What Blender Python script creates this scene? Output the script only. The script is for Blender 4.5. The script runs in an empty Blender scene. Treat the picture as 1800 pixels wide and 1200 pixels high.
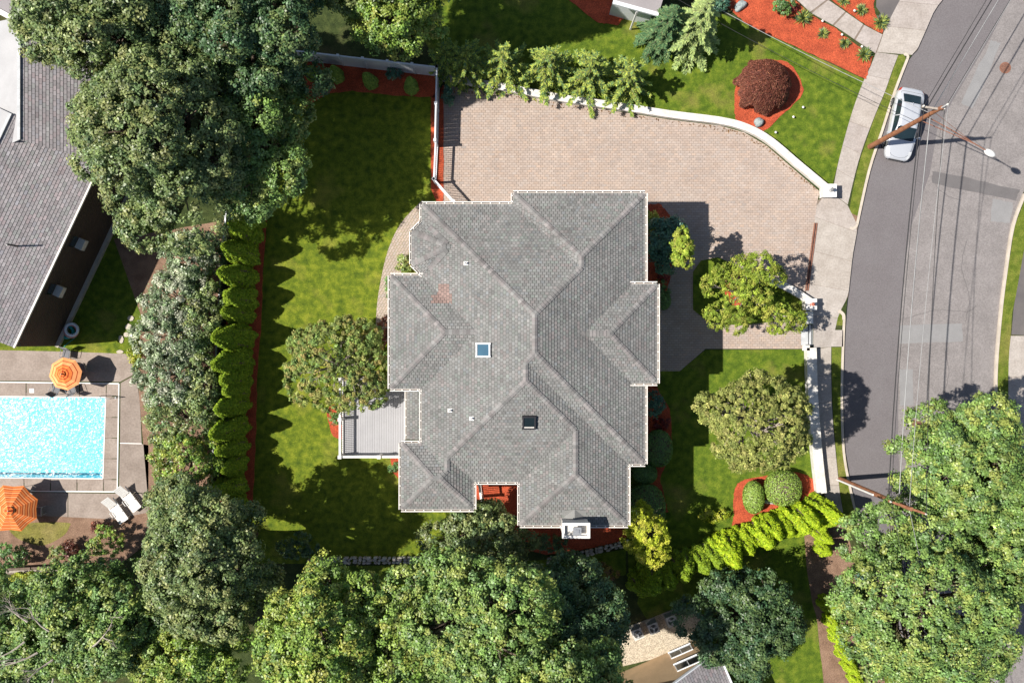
import bpy, bmesh, math, random
import numpy as np
from mathutils import Vector, Matrix
random.seed(7)
NR = np.random.default_rng(11)
R = math.radians
scene = bpy.context.scene
COL = scene.collection

# ------------------------------------------------------------------ camera, sky, sun, exposure
CAM_H = 55.0          # drone height above the ground (m)
PPM = 27.0            # photograph pixels per metre at ground level
cam_d = bpy.data.cameras.new('camera')
cam = bpy.data.objects.new('camera', cam_d); COL.objects.link(cam)
cam.location = (0, 0, CAM_H); cam.rotation_euler = (0, 0, 0)
cam_d.sensor_width = 36.0; cam_d.sensor_fit = 'HORIZONTAL'
cam_d.lens = 36.0 * CAM_H / (1800.0 / PPM)
cam_d.clip_end = 2000.0
scene.camera = cam

SUN_D = Vector((0.797, 0.063, -1.0)).normalized()      # direction the light travels
elev = math.asin(-SUN_D.z)
az_to = Vector((-SUN_D.x, -SUN_D.y))                     # towards the sun
world = bpy.data.worlds.new('World'); scene.world = world; world.use_nodes = True
wn = world.node_tree; wn.nodes.clear()
wo = wn.nodes.new('ShaderNodeOutputWorld'); wb = wn.nodes.new('ShaderNodeBackground')
sky = wn.nodes.new('ShaderNodeTexSky'); sky.sky_type = 'NISHITA'; sky.sun_disc = False
sky.sun_elevation = elev; sky.sun_rotation = math.atan2(az_to.x, az_to.y)
sky.air_density = 1.0; sky.dust_density = 1.0; sky.ozone_density = 1.0
wn.links.new(sky.outputs[0], wb.inputs[0]); wb.inputs[1].default_value = 0.066
wn.links.new(wb.outputs[0], wo.inputs[0])
sun_d = bpy.data.lights.new('sun', 'SUN'); sun_d.energy = 5.0; sun_d.angle = R(0.53); sun_d.color = (1.0, 0.95, 0.87)
sun = bpy.data.objects.new('sun', sun_d); COL.objects.link(sun)
sun.rotation_euler = SUN_D.to_track_quat('-Z', 'Y').to_euler(); sun.location = (-40, -3, 60)
vs = scene.view_settings
vs.view_transform = 'Standard'; vs.look = 'None'; vs.gamma = 1.0; vs.use_curve_mapping = False
vs.exposure = 0.52
scene.render.engine = 'CYCLES'
scene.cycles.max_bounces = 6; scene.cycles.diffuse_bounces = 3; scene.cycles.transparent_max_bounces = 8
scene.cycles.caustics_reflective = False; scene.cycles.caustics_refractive = False

# ------------------------------------------------------------------ helpers
def P(u, v, z=0.0):
    "photograph pixel at height z -> world point"
    k = (1 - z / CAM_H) / PPM
    return Vector(((u - 900) * k, (600 - v) * k, z))
def PX(u, v, z=0.0):
    p = P(u, v, z); return (p.x, p.y)

def tag(o, label=None, cat=None, group=None, kind=None):
    if label: o['label'] = label
    if cat: o['category'] = cat
    if group: o['group'] = group
    if kind: o['kind'] = kind
    return o
def empty(name, loc=(0, 0, 0), rz=0.0, label=None, cat=None, group=None):
    o = bpy.data.objects.new(name, None); COL.objects.link(o)
    o.location = loc; o.rotation_euler = (0, 0, rz); o.empty_display_size = 0.3
    return tag(o, label, cat, group)
def copy_tree(o, parent=None):
    c = o.copy(); COL.objects.link(c); c.parent = parent
    for ch in list(o.children): copy_tree(ch, c)
    return c

class MB:
    "collects shapes that become ONE mesh object"
    def __init__(s): s.v = []; s.f = []; s.m = []; s.c = []; s.smooth = False
    def add(s, vs_, fs, mi=0, col=None):
        b = len(s.v); s.v.extend([tuple(q) for q in vs_])
        for f in fs:
            s.f.append([b + i for i in f]); s.m.append(mi); s.c.append(col or (1, 1, 1))
        return s
    def box(s, c, size, rz=0.0, mi=0, col=None, mat=None):
        x, y, z = size[0] / 2, size[1] / 2, size[2] / 2
        pts = [(-x, -y, -z), (x, -y, -z), (x, y, -z), (-x, y, -z), (-x, -y, z), (x, -y, z), (x, y, z), (-x, y, z)]
        if mat is None:
            ca, sa = math.cos(rz), math.sin(rz)
            pts = [(c[0] + ca * p[0] - sa * p[1], c[1] + sa * p[0] + ca * p[1], c[2] + p[2]) for p in pts]
        else:
            pts = [tuple(mat @ Vector(p) + Vector(c)) for p in pts]
        return s.add(pts, [(3, 2, 1, 0), (4, 5, 6, 7), (0, 1, 5, 4), (1, 2, 6, 5), (2, 3, 7, 6), (3, 0, 4, 7)], mi, col)
    def bar(s, a, b, w, h, mi=0, col=None):
        "box beam from a to b, width w (horizontal), height h"
        a, b = Vector(a), Vector(b); d = b - a; L = d.length
        if L < 1e-6: return s
        x = d / L; up = Vector((0, 0, 1)) if abs(x.z) < 0.95 else Vector((0, 1, 0))
        y = up.cross(x).normalized(); z = x.cross(y)
        m = Matrix((x, y, z)).transposed()
        return s.box((a + b) / 2, (L, w, h), mi=mi, col=col, mat=m)
    def tube(s, pts, rad, n=8, mi=0, col=None, cap=True):
        pts = [Vector(p) for p in pts]; k = len(pts)
        rads = rad if isinstance(rad, (list, tuple)) else [rad] * k
        vv = []; ref = None
        for i, p in enumerate(pts):
            t = (pts[min(i + 1, k - 1)] - pts[max(i - 1, 0)]).normalized()
            if ref is None:
                ref = t.orthogonal().normalized()
            else:
                ref = (ref - t * ref.dot(t))
                ref = ref.normalized() if ref.length > 1e-5 else t.orthogonal().normalized()
            bn = t.cross(ref)
            for j in range(n):
                a = 2 * math.pi * j / n
                vv.append(p + (ref * math.cos(a) + bn * math.sin(a)) * rads[i])
        ff = []
        for i in range(k - 1):
            for j in range(n):
                j2 = (j + 1) % n
                ff.append((i * n + j, i * n + j2, (i + 1) * n + j2, (i + 1) * n + j))
        if cap:
            ff.append(tuple(reversed(range(n)))); ff.append(tuple((k - 1) * n + j for j in range(n)))
        return s.add(vv, ff, mi, col)
    def lathe(s, prof, c=(0, 0, 0), n=16, mi=0, col=None):
        vv = []; 
        for r, z in prof:
            for j in range(n):
                a = 2 * math.pi * j / n; vv.append((c[0] + r * math.cos(a), c[1] + r * math.sin(a), c[2] + z))
        ff = []
        for i in range(len(prof) - 1):
            for j in range(n):
                j2 = (j + 1) % n; ff.append((i * n + j, i * n + j2, (i + 1) * n + j2, (i + 1) * n + j))
        ff.append(tuple(reversed(range(n)))); ff.append(tuple((len(prof) - 1) * n + j for j in range(n)))
        return s.add(vv, ff, mi, col)
    def prism(s, poly, z0, z1, mi=0, col=None):
        poly = list(poly)
        if area2(poly) < 0: poly.reverse()
        n = len(poly)
        vv = [(p[0], p[1], z0) for p in poly] + [(p[0], p[1], z1) for p in poly]
        ff = [(i, (i + 1) % n, n + (i + 1) % n, n + i) for i in range(n)]
        ff += [tuple(reversed(range(n))), tuple(range(n, 2 * n))]
        return s.add(vv, ff, mi, col)
    def build(s, name, mat, parent=None, loc=None, smooth=False, rz=0.0):
        me = bpy.data.meshes.new(name); me.from_pydata(s.v, [], s.f)
        mats = mat if isinstance(mat, (list, tuple)) else [mat]
        for m in mats: me.materials.append(m)
        if len(mats) > 1: me.polygons.foreach_set('material_index', s.m)
        if True:
            at = me.color_attributes.new('tint', 'FLOAT_COLOR', 'CORNER')
            cc = np.array(s.c, dtype=np.float32)
            tot = np.array([len(f) for f in s.f])
            cc = np.repeat(cc, tot, axis=0)
            at.data.foreach_set('color', np.concatenate([cc, np.ones((len(cc), 1), np.float32)], 1).ravel())
        if smooth: me.polygons.foreach_set('use_smooth', [True] * len(me.polygons))
        # consistent outward normals, ngon-safe
        o = bpy.data.objects.new(name, me); COL.objects.link(o)
        if loc is not None: o.location = loc
        if rz: o.rotation_euler = (0, 0, rz)
        if parent is not None: o.parent = parent
        return o

def area2(p): return sum(p[i][0] * p[(i + 1) % len(p)][1] - p[(i + 1) % len(p)][0] * p[i][1] for i in range(len(p)))
def clip_half(poly, a, b, c):
    "keep a*x+b*y+c >= 0"
    out = []; n = len(poly)
    for i in range(n):
        p, q = poly[i], poly[(i + 1) % n]
        dp, dq = a * p[0] + b * p[1] + c, a * q[0] + b * q[1] + c
        if dp >= 0: out.append(p)
        if (dp >= 0) != (dq >= 0):
            t = dp / (dp - dq); out.append((p[0] + t * (q[0] - p[0]), p[1] + t * (q[1] - p[1])))
    return out
def big(poly, eps=1e-4): return len(poly) >= 3 and abs(area2(poly)) > eps
def subtract(poly, halves):
    "convex poly minus convex region given by half-planes -> convex pieces"
    out = []; cur = poly
    for (a, b, c) in halves:
        o = clip_half(cur, -a, -b, -c)
        if big(o): out.append(o)
        cur = clip_half(cur, a, b, c)
        if not big(cur): return out
    return out
def inside(p, poly):
    x, y = p; r = False; n = len(poly)
    for i in range(n):
        x1, y1 = poly[i]; x2, y2 = poly[(i + 1) % n]
        if (y1 > y) != (y2 > y) and x < (x2 - x1) * (y - y1) / (y2 - y1) + x1: r = not r
    return r
def smooth_line(pts, n=6, closed=False):
    "Catmull-Rom through 2-D/3-D points"
    pts = [tuple(p) for p in pts]; N = len(pts); out = []
    rng = range(N) if closed else range(N - 1)
    for i in rng:
        if closed: p0, p1, p2, p3 = pts[i - 1], pts[i], pts[(i + 1) % N], pts[(i + 2) % N]
        else: p0, p1, p2, p3 = pts[max(i - 1, 0)], pts[i], pts[i + 1], pts[min(i + 2, N - 1)]
        for k in range(n):
            t = k / n
            out.append(tuple(0.5 * ((2 * b) + (c - a) * t + (2 * a - 5 * b + 4 * c - d) * t * t + (3 * b - a - 3 * c + d) * t ** 3)
                             for a, b, c, d in zip(p0, p1, p2, p3)))
    if not closed: out.append(pts[-1])
    return out
def px_poly(pts, z=0.0): return [PX(u, v, z) for u, v in pts]

# ------------------------------------------------------------------ materials
def new_mat(name):
    m = bpy.data.materials.new(name); m.use_nodes = True
    nt = m.node_tree; nt.nodes.clear()
    out = nt.nodes.new('ShaderNodeOutputMaterial'); b = nt.nodes.new('ShaderNodeBsdfPrincipled')
    nt.links.new(b.outputs[0], out.inputs[0])
    return m, nt, b, out
def n_noise(nt, co, scale, detail=3.0, rough=0.55):
    n = nt.nodes.new('ShaderNodeTexNoise'); n.inputs['Scale'].default_value = scale
    n.inputs['Detail'].default_value = detail; n.inputs['Roughness'].default_value = rough
    nt.links.new(co, n.inputs['Vector']); return n.outputs[0]
def n_ramp(nt, fac, stops):
    r = nt.nodes.new('ShaderNodeValToRGB'); e = r.color_ramp.elements
    while len(e) < len(stops): e.new(0.5)
    for i, (p, c) in enumerate(stops):
        e[i].position = p; e[i].color = (*c, 1) if len(c) == 3 else c
    nt.links.new(fac, r.inputs[0]); return r.outputs[0]
def n_mix(nt, fac, a, b, mode='MIX'):
    n = nt.nodes.new('ShaderNodeMix'); n.data_type = 'RGBA'; n.blend_type = mode
    for val, inp in ((fac, n.inputs[0]), (a, n.inputs[6]), (b, n.inputs[7])):
        if isinstance(val, bpy.types.NodeSocket): nt.links.new(val, inp)
        elif isinstance(val, (int, float)): inp.default_value = val
        else: inp.default_value = (*val, 1)
    return n.outputs[2]
def g(v): return (v, v, v)
def mat(name, col, rough=0.8, col2=None, sc=2.0, var=0.2, fsc=25.0, bump=0.0, bsc=40.0, tint=False, spec=0.3, metal=0.0, obj=False, coat=0.0):
    m, nt, b, out = new_mat(name)
    if obj:
        tc = nt.nodes.new('ShaderNodeTexCoord'); co = tc.outputs['Object']
    else:
        ge = nt.nodes.new('ShaderNodeNewGeometry'); co = ge.outputs['Position']
    c2 = col2 or tuple(x * 0.8 for x in col)
    base = n_mix(nt, n_ramp(nt, n_noise(nt, co, sc), [(0.35, g(0)), (0.65, g(1))]), col, c2)
    fine = n_ramp(nt, n_noise(nt, co, fsc, 2.0), [(0.3, g(1 - var)), (0.7, g(1 + var * 0.6))])
    base = n_mix(nt, 1.0, base, fine, 'MULTIPLY')
    if tint:
        a = nt.nodes.new('ShaderNodeAttribute'); a.attribute_name = 'tint'
        base = n_mix(nt, 1.0, base, a.outputs['Color'], 'MULTIPLY')
    nt.links.new(base, b.inputs['Base Color'])
    b.inputs['Roughness'].default_value = rough; b.inputs['Metallic'].default_value = metal
    b.inputs['Specular IOR Level'].default_value = spec; b.inputs['Coat Weight'].default_value = coat
    if bump > 0:
        bp = nt.nodes.new('ShaderNodeBump'); bp.inputs['Strength'].default_value = 1.0; bp.inputs['Distance'].default_value = bump
        nt.links.new(n_noise(nt, co, bsc, 3.0), bp.inputs['Height']); nt.links.new(bp.outputs[0], b.inputs['Normal'])
    return m
def leaf_mat(name, transl=0.16, rough=0.45, spec=0.5, gain=1.0):
    m, nt, b, out = new_mat(name)
    a = nt.nodes.new('ShaderNodeAttribute'); a.attribute_name = 'tint'
    c = n_mix(nt, 1.0, a.outputs['Color'], g(gain), 'MULTIPLY')
    nt.links.new(c, b.inputs['Base Color']); b.inputs['Roughness'].default_value = rough
    b.inputs['Specular IOR Level'].default_value = spec
    t = nt.nodes.new('ShaderNodeBsdfTranslucent')
    tcol = n_mix(nt, 1.0, c, (0.95, 1.15, 0.5), 'MULTIPLY'); nt.links.new(tcol, t.inputs[0])
    mx = nt.nodes.new('ShaderNodeMixShader'); mx.inputs[0].default_value = transl
    nt.links.new(b.outputs[0], mx.inputs[1]); nt.links.new(t.outputs[0], mx.inputs[2]); nt.links.new(mx.outputs[0], out.inputs[0])
    return m
def grass_mat(name, dark, mid, light, dry, dry_amt=0.25):
    m, nt, b, out = new_mat(name)
    ge = nt.nodes.new('ShaderNodeNewGeometry'); co = ge.outputs['Position']
    big_ = n_noise(nt, co, 0.35, 4.0); med = n_noise(nt, co, 2.2, 4.0); fine = n_noise(nt, co, 14.0, 4.0, 0.7); vf = n_noise(nt, co, 45.0, 2.0, 0.7)
    c = n_ramp(nt, med, [(0.30, dark), (0.5, mid), (0.72, light)])
    c = n_mix(nt, n_ramp(nt, big_, [(0.5 + (0.5 - dry_amt) * 0.4, g(0)), (0.78, g(0.75))]), c, dry)
    c = n_mix(nt, 1.0, c, n_ramp(nt, fine, [(0.28, g(0.50)), (0.72, g(1.38))]), 'MULTIPLY')
    c = n_mix(nt, 1.0, c, n_ramp(nt, vf, [(0.28, g(0.68)), (0.72, g(1.25))]), 'MULTIPLY')
    nt.links.new(c, b.inputs['Base Color']); b.inputs['Roughness'].default_value = 0.85; b.inputs['Specular IOR Level'].default_value = 0.15
    bp = nt.nodes.new('ShaderNodeBump'); bp.inputs['Distance'].default_value = 0.05; bp.inputs['Strength'].default_value = 0.9
    h = n_mix(nt, 0.5, fine, vf); nt.links.new(h, bp.inputs['Height']); nt.links.new(bp.outputs[0], b.inputs['Normal'])
    return m

MT = {}
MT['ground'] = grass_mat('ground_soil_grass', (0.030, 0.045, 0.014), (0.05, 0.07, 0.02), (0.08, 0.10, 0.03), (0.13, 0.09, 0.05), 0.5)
MT['lawn'] = grass_mat('lawn_grass', (0.064, 0.104, 0.010), (0.135, 0.182, 0.014), (0.245, 0.280, 0.024), (0.34, 0.30, 0.06), 0.36)
MT['lawn2'] = grass_mat('lawn_grass_front', (0.054, 0.098, 0.010), (0.105, 0.162, 0.014), (0.190, 0.240, 0.024), (0.35, 0.28, 0.08), 0.38)
MT['verge'] = grass_mat('verge_grass', (0.085, 0.125, 0.014), (0.135, 0.175, 0.022), (0.21, 0.23, 0.04), (0.33, 0.25, 0.09), 0.5)
MT['drygrass'] = grass_mat('dry_grass', (0.13, 0.13, 0.03), (0.2, 0.19, 0.04), (0.26, 0.24, 0.07), (0.34, 0.26, 0.12), 0.6)
MT['mulch'] = mat('red_mulch', (0.58, 0.108, 0.045), 0.9, (0.42, 0.075, 0.032), 1.6, 0.55, 22.0, 0.05, 30.0)
MT['soil'] = mat('brown_soil', (0.30, 0.19, 0.13), 0.95, (0.20, 0.12, 0.08), 1.5, 0.35, 16.0, 0.04, 25.0)
MT['gravel'] = mat('pale_gravel', (0.60, 0.52, 0.40), 0.9, (0.45, 0.38, 0.29), 4.0, 0.5, 14.0, 0.05, 14.0)
MT['asphalt'] = mat('old_asphalt', (0.252, 0.230, 0.224), 0.9, (0.212, 0.193, 0.188), 0.8, 0.22, 12.0, 0.006, 60.0)
MT['asphalt2'] = mat('new_asphalt', (0.168, 0.154, 0.158), 0.9, (0.156, 0.141, 0.145), 0.6, 0.18, 14.0, 0.006, 60.0)
MT['patch_dark'] = mat('patch_dark', (0.135, 0.125, 0.125), 0.9, (0.155, 0.145, 0.145), 1.0, 0.15, 30.0, 0.006, 60.0)
MT['patch_light'] = mat('patch_light', (0.26, 0.255, 0.255), 0.9, (0.235, 0.23, 0.23), 1.5, 0.12, 30.0, 0.006, 60.0)
MT['black_top'] = mat('drive_asphalt', (0.115, 0.105, 0.105), 0.9, (0.15, 0.135, 0.13), 0.8, 0.15, 30.0, 0.006, 60.0)
MT['concrete'] = mat('sidewalk_concrete', (0.43, 0.385, 0.352), 0.85, (0.355, 0.312, 0.28), 1.3, 0.16, 9.0, 0.004, 50.0, tint=True)
MT['pool_deck'] = mat('pool_deck_concrete', (0.335, 0.277, 0.240), 0.85, (0.262, 0.212, 0.18), 0.9, 0.16, 8.0, 0.004, 50.0, tint=True)
MT['kerb'] = mat('kerb_concrete', (0.56, 0.49, 0.41), 0.85, (0.47, 0.41, 0.34), 1.5, 0.12, 20.0, 0.004, 50.0)
MT['white'] = mat('white_paint', (0.80, 0.78, 0.75), 0.55, (0.75, 0.73, 0.70), 1.5, 0.05, 20.0)
MT['stucco'] = mat('white_stucco', (0.74, 0.71, 0.67), 0.85, (0.58, 0.55, 0.50), 2.2, 0.14, 16.0, 0.006, 40.0)
MT['vinyl'] = mat('white_vinyl', (0.74, 0.77, 0.80), 0.4, (0.70, 0.72, 0.75), 1.0, 0.04, 10.0)
MT['gutter'] = mat('white_gutter', (0.82, 0.78, 0.72), 0.4, (0.76, 0.71, 0.65), 2.0, 0.06, 20.0)
MT['paver'] = mat('concrete_paver', (0.430, 0.350, 0.300), 0.88, (0.395, 0.315, 0.268), 0.6, 0.10, 30.0, 0.004, 60.0, tint=True)
MT['joint'] = mat('paver_joint_sand', (0.24, 0.19, 0.155), 0.95, (0.19, 0.15, 0.12), 3.0, 0.2, 30.0)
MT['shingle'] = mat('roof_shingle', (0.230, 0.228, 0.220), 0.88, (0.196, 0.194, 0.188), 0.35, 0.18, 45.0, 0.006, 70.0, tint=True, spec=0.2)
MT['deckboard_roof'] = mat('roof_underlay', (0.085, 0.085, 0.08), 0.95)
MT['shingle_b'] = mat('grey_shingle', (0.33, 0.305, 0.31), 0.9, (0.285, 0.262, 0.268), 0.5, 0.14, 40.0, 0.006, 70.0, tint=True, spec=0.2)
MT['membrane'] = mat('pale_roof_membrane', (0.40, 0.395, 0.40), 0.85, (0.36, 0.355, 0.36), 1.0, 0.08, 30.0)
MT['deckboard'] = mat('grey_composite_board', (0.37, 0.365, 0.375), 0.7, (0.345, 0.34, 0.35), 1.2, 0.06, 30.0, tint=True)
MT['beige'] = mat('beige_stucco', (0.62, 0.44, 0.27), 0.9, (0.55, 0.39, 0.24), 1.5, 0.10, 25.0, 0.006, 40.0)
MT['siding'] = mat('brown_siding', (0.085, 0.062, 0.048), 0.8, (0.07, 0.052, 0.04), 1.0, 0.1, 10.0)
MT['trim_grey'] = mat('grey_trim', (0.55, 0.56, 0.57), 0.6)
MT['stone'] = mat('field_stone', (0.62, 0.58, 0.53), 0.9, (0.46, 0.42, 0.37), 3.0, 0.3, 18.0, 0.02, 15.0, tint=True)
MT['boulder'] = mat('boulder_stone', (0.36, 0.40, 0.40), 0.85, (0.24, 0.28, 0.28), 3.0, 0.25, 14.0, 0.03, 10.0)
MT['bark'] = mat('bark', (0.20, 0.15, 0.115), 0.95, (0.12, 0.09, 0.07), 3.0, 0.3, 20.0, 0.02, 25.0)
MT['barkpale'] = mat('pale_bark', (0.46, 0.40, 0.34), 0.95, (0.32, 0.27, 0.23), 3.0, 0.25, 20.0, 0.02, 25.0)
MT['polewood'] = mat('pole_wood', (0.34, 0.15, 0.075), 0.85, (0.24, 0.10, 0.055), 3.0, 0.2, 20.0, 0.01, 20.0)
MT['rust'] = mat('rusty_steel', (0.28, 0.13, 0.085), 0.8, (0.20, 0.09, 0.06), 3.0, 0.25, 20.0)
MT['dark'] = mat('dark_metal', (0.035, 0.035, 0.04), 0.5, (0.025, 0.025, 0.03))
MT['greymetal'] = mat('grey_metal', (0.34, 0.35, 0.37), 0.45, (0.28, 0.29, 0.31), metal=0.4)
MT['black'] = mat('black_rubber', (0.018, 0.018, 0.02), 0.75, (0.014, 0.014, 0.015))
MT['wire'] = mat('wire_black', (0.03, 0.03, 0.033), 0.7)
MT['wirepale'] = mat('wire_aluminium', (0.34, 0.34, 0.34), 0.5, metal=0.0)
MT['orange'] = mat('umbrella_orange', (0.90, 0.26, 0.065), 0.85, (0.84, 0.22, 0.05), 2.0, 0.05, 30.0)
MT['orangelite'] = mat('umbrella_pale_orange', (0.92, 0.40, 0.16), 0.85, (0.88, 0.36, 0.13), 2.0, 0.05, 30.0)
MT['stripe'] = mat('umbrella_rust_stripe', (0.52, 0.075, 0.018), 0.85, (0.45, 0.06, 0.015), 2.0, 0.05, 30.0)
MT['copper'] = mat('copper_lantern', (0.50, 0.16, 0.11), 0.5)
MT['teal'] = mat('teal_vinyl', (0.03, 0.42, 0.38), 0.4)
MT['pinkv'] = mat('pink_vinyl', (0.65, 0.32, 0.30), 0.4)
MT['cream'] = mat('cream_plastic', (0.66, 0.63, 0.58), 0.5)
MT['mesh_grey'] = mat('sling_fabric', (0.20, 0.20, 0.21), 0.8, (0.16, 0.16, 0.17), 5.0)
MT['carpaint'] = mat('silver_paint', (0.55, 0.57, 0.61), 0.28, (0.54, 0.56, 0.60), 0.4, 0.01, 10.0, metal=0.25, spec=0.5, coat=0.6)
MT['carglass'] = mat('car_glass', (0.015, 0.028, 0.035), 0.06, (0.013, 0.025, 0.032), spec=0.6)
MT['skyglass'] = mat('skylight_glass', (0.045, 0.125, 0.19), 0.03, (0.028, 0.08, 0.13), 0.6, 0.02, spec=0.6)
MT['darkglass'] = mat('dark_glass', (0.012, 0.020, 0.022), 0.07, (0.010, 0.018, 0.020), spec=0.6)
MT['lamp_red'] = mat('tail_light', (0.45, 0.02, 0.015), 0.25)
MT['lamp_clear'] = mat('head_light', (0.62, 0.64, 0.66), 0.12, spec=0.6)
MT['manhole'] = mat('rusty_iron', (0.23, 0.12, 0.085), 0.7, (0.17, 0.085, 0.06), 8.0, 0.3, 30.0)
MT['leaf'] = leaf_mat('leaf'); MT['leaf_soft'] = leaf_mat('leaf_soft', 0.24, 0.6, 0.2)
MT['needle'] = leaf_mat('needle', 0.25, 0.6, 0.15); MT['leaf_waxy'] = leaf_mat('leaf_waxy', 0.22, 0.4, 0.5)

def water_mat():
    m, nt, b, out = new_mat('pool_water')
    ge = nt.nodes.new('ShaderNodeNewGeometry'); co = ge.outputs['Position']
    gl = nt.nodes.new('ShaderNodeBsdfGlossy'); gl.inputs['Roughness'].default_value = 0.21; gl.inputs[0].default_value = (1, 1, 1, 1)
    tr = nt.nodes.new('ShaderNodeBsdfTransparent'); tr.inputs[0].default_value = (0.62, 0.94, 0.98, 1)
    bp = nt.nodes.new('ShaderNodeBump'); bp.inputs['Distance'].default_value = 0.05; bp.inputs['Strength'].default_value = 1.0
    mp = nt.nodes.new('ShaderNodeMapping'); mp.inputs['Scale'].default_value = (1.0, 1.5, 1.0); nt.links.new(co, mp.inputs[0])
    n1 = nt.nodes.new('ShaderNodeTexNoise'); n1.inputs['Scale'].default_value = 3.4; n1.inputs['Detail'].default_value = 3.0; n1.inputs['Distortion'].default_value = 0.8
    nt.links.new(mp.outputs[0], n1.inputs['Vector'])
    nt.links.new(n1.outputs[0], bp.inputs['Height']); nt.links.new(bp.outputs[0], gl.inputs['Normal'])
    fr = nt.nodes.new('ShaderNodeFresnel'); fr.inputs[0].default_value = 1.33; nt.links.new(bp.outputs[0], fr.inputs[1])
    mx = nt.nodes.new('ShaderNodeMixShader'); nt.links.new(fr.outputs[0], mx.inputs[0])
    nt.links.new(tr.outputs[0], mx.inputs[1]); nt.links.new(gl.outputs[0], mx.inputs[2]); nt.links.new(mx.outputs[0], out.inputs[0])
    return m
MT['water'] = water_mat()
MT['poolplaster'] = mat('pool_plaster', (0.42, 0.78, 0.86), 0.8, (0.36, 0.73, 0.83), 1.0, 0.05, 10.0)

# ------------------------------------------------------------------ the setting: ground, road, pavements
from mathutils.geometry import tessellate_polygon
def tri_poly(poly):
    t = tessellate_polygon([[Vector((p[0], p[1], 0)) for p in poly]])
    return [[poly[i] for i in f] for f in t]
def sheet(name, pts_px, z, m, bottom=None, kind='structure', parent=None, pre=False):
    "a slab of ground: top at z, sides down to bottom; pts in photograph pixels at ground level"
    poly = pts_px if pre else px_poly(pts_px)
    if area2(poly) < 0: poly = poly[::-1]
    mb = MB(); n = len(poly); b = z - 0.02 if bottom is None else bottom
    vv = [(p[0], p[1], z) for p in poly] + [(p[0], p[1], b) for p in poly]
    ff = [tuple(f) for f in tessellate_polygon([[Vector((p[0], p[1], 0)) for p in poly]])]
    fixed = []
    for f in ff:
        a = [poly[i] for i in f]
        fixed.append(f if area2(a) > 0 else f[::-1])
    fixed += [(i, n + i, n + (i + 1) % n, (i + 1) % n) for i in range(n)]
    mb.add(vv, fixed)
    o = mb.build(name, m, parent)
    if kind and parent is None: o['kind'] = kind
    return o

RL = [(2010, -420), (1820, -210), (1720, -90), (1655, 0), (1641, 17), (1624, 57), (1610, 88), (1597, 105), (1575, 162), (1553, 230), (1530, 300), (1509, 394),
      (1497, 450), (1488, 544), (1484, 610), (1482, 700), (1485, 790), (1495, 850), (1512, 920), (1540, 1010), (1580, 1110), (1640, 1240), (1750, 1450), (1900, 1700)]
RR = [(2330, -420), (2100, -150), (1920, 110), (1800, 340), (1779, 397), (1766, 480), (1758, 544), (1750, 637), (1749, 700), (1753, 800), (1765, 880), (1790, 980),
      (1830, 1090), (1900, 1250), (2030, 1500), (2150, 1700)]
def rl_between(y0, y1, line=RL):
    out = []
    def at(y):
        for (a, b) in zip(line, line[1:]):
            if (a[1] - y) * (b[1] - y) <= 0 and a[1] != b[1]:
                t = (y - a[1]) / (b[1] - a[1]); return (a[0] + t * (b[0] - a[0]), y)
    out.append(at(y0)); out += [p for p in line if y0 < p[1] < y1]; out.append(at(y1)); return out

# far ground sheet (with an opening for the pool)
mb = MB(); hx0, hy0 = PX(-330, 842); hx1, hy1 = PX(187, 696); E_ = 420.0
xs = [-E_, hx0, hx1, E_]; ys = [-E_, hy0, hy1, E_]
for i in range(3):
    for j in range(3):
        if i == 1 and j == 1: continue
        mb.add([(xs[i], ys[j], -0.15), (xs[i + 1], ys[j], -0.15), (xs[i + 1], ys[j + 1], -0.15), (xs[i], ys[j + 1], -0.15)], [(0, 1, 2, 3)])
mb.build('ground', MT['ground'])['kind'] = 'structure'
# yard level west of the road (upper, lower, and the strip beside the pool)
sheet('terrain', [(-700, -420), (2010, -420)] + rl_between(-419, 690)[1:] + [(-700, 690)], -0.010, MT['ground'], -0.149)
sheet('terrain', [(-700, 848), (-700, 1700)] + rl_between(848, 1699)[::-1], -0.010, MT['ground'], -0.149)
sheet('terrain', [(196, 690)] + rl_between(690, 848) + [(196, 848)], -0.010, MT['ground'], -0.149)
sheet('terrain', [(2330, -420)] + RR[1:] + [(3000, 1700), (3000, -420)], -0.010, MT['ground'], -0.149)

road = sheet('road', [(RL[0][0] - 20, RL[0][1])] + [(u - 6, v) for u, v in RL[1:]] + [(u + 6, v) for u, v in RR[::-1]], -0.130, MT['asphalt'], -0.148)
# newer strip of asphalt along the near side, and the repair patches
seam = [(1960, -250), (1850, -110), (1777, 0), (1745, 62), (1695, 145), (1650, 222), (1636, 305), (1602, 400), (1590, 480), (1584, 550), (1581, 637), (1580, 790), (1588, 900), (1620, 1010), (1660, 1110)]
sheet('asphalt_patch', [(u - 6, v) for u, v in RL[1:21]] + seam[::-1], -0.126, MT['asphalt2'], -0.130, None, road)
def wob(poly, a=1.2, n=5):
    out = []
    for i in range(len(poly)):
        p, q = poly[i], poly[(i + 1) % len(poly)]
        for k in range(n): out.append((p[0] + (q[0] - p[0]) * k / n + random.uniform(-a, a), p[1] + (q[1] - p[1]) * k / n + random.uniform(-a, a)))
    return out
sheet('asphalt_patch', wob([(1641, 301), (1700, 311), (1794, 334), (1788, 353), (1720, 338), (1640, 322)]), -0.122, MT['patch_dark'], -0.130, None, road)
sheet('asphalt_patch', wob([(1746, 349), (1783, 355), (1778, 392), (1743, 388)]), -0.1215, MT['patch_light'], -0.130, None, road)
sheet('asphalt_patch', wob([(1584, 572), (1692, 568), (1694, 600), (1584, 605)]), -0.122, MT['patch_light'], -0.130, None, road)
sheet('asphalt_patch', wob([(1583, 649), (1606, 649), (1607, 712), (1583, 713)], 0.6), -0.122, MT['patch_light'], -0.130, None, road)
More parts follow.
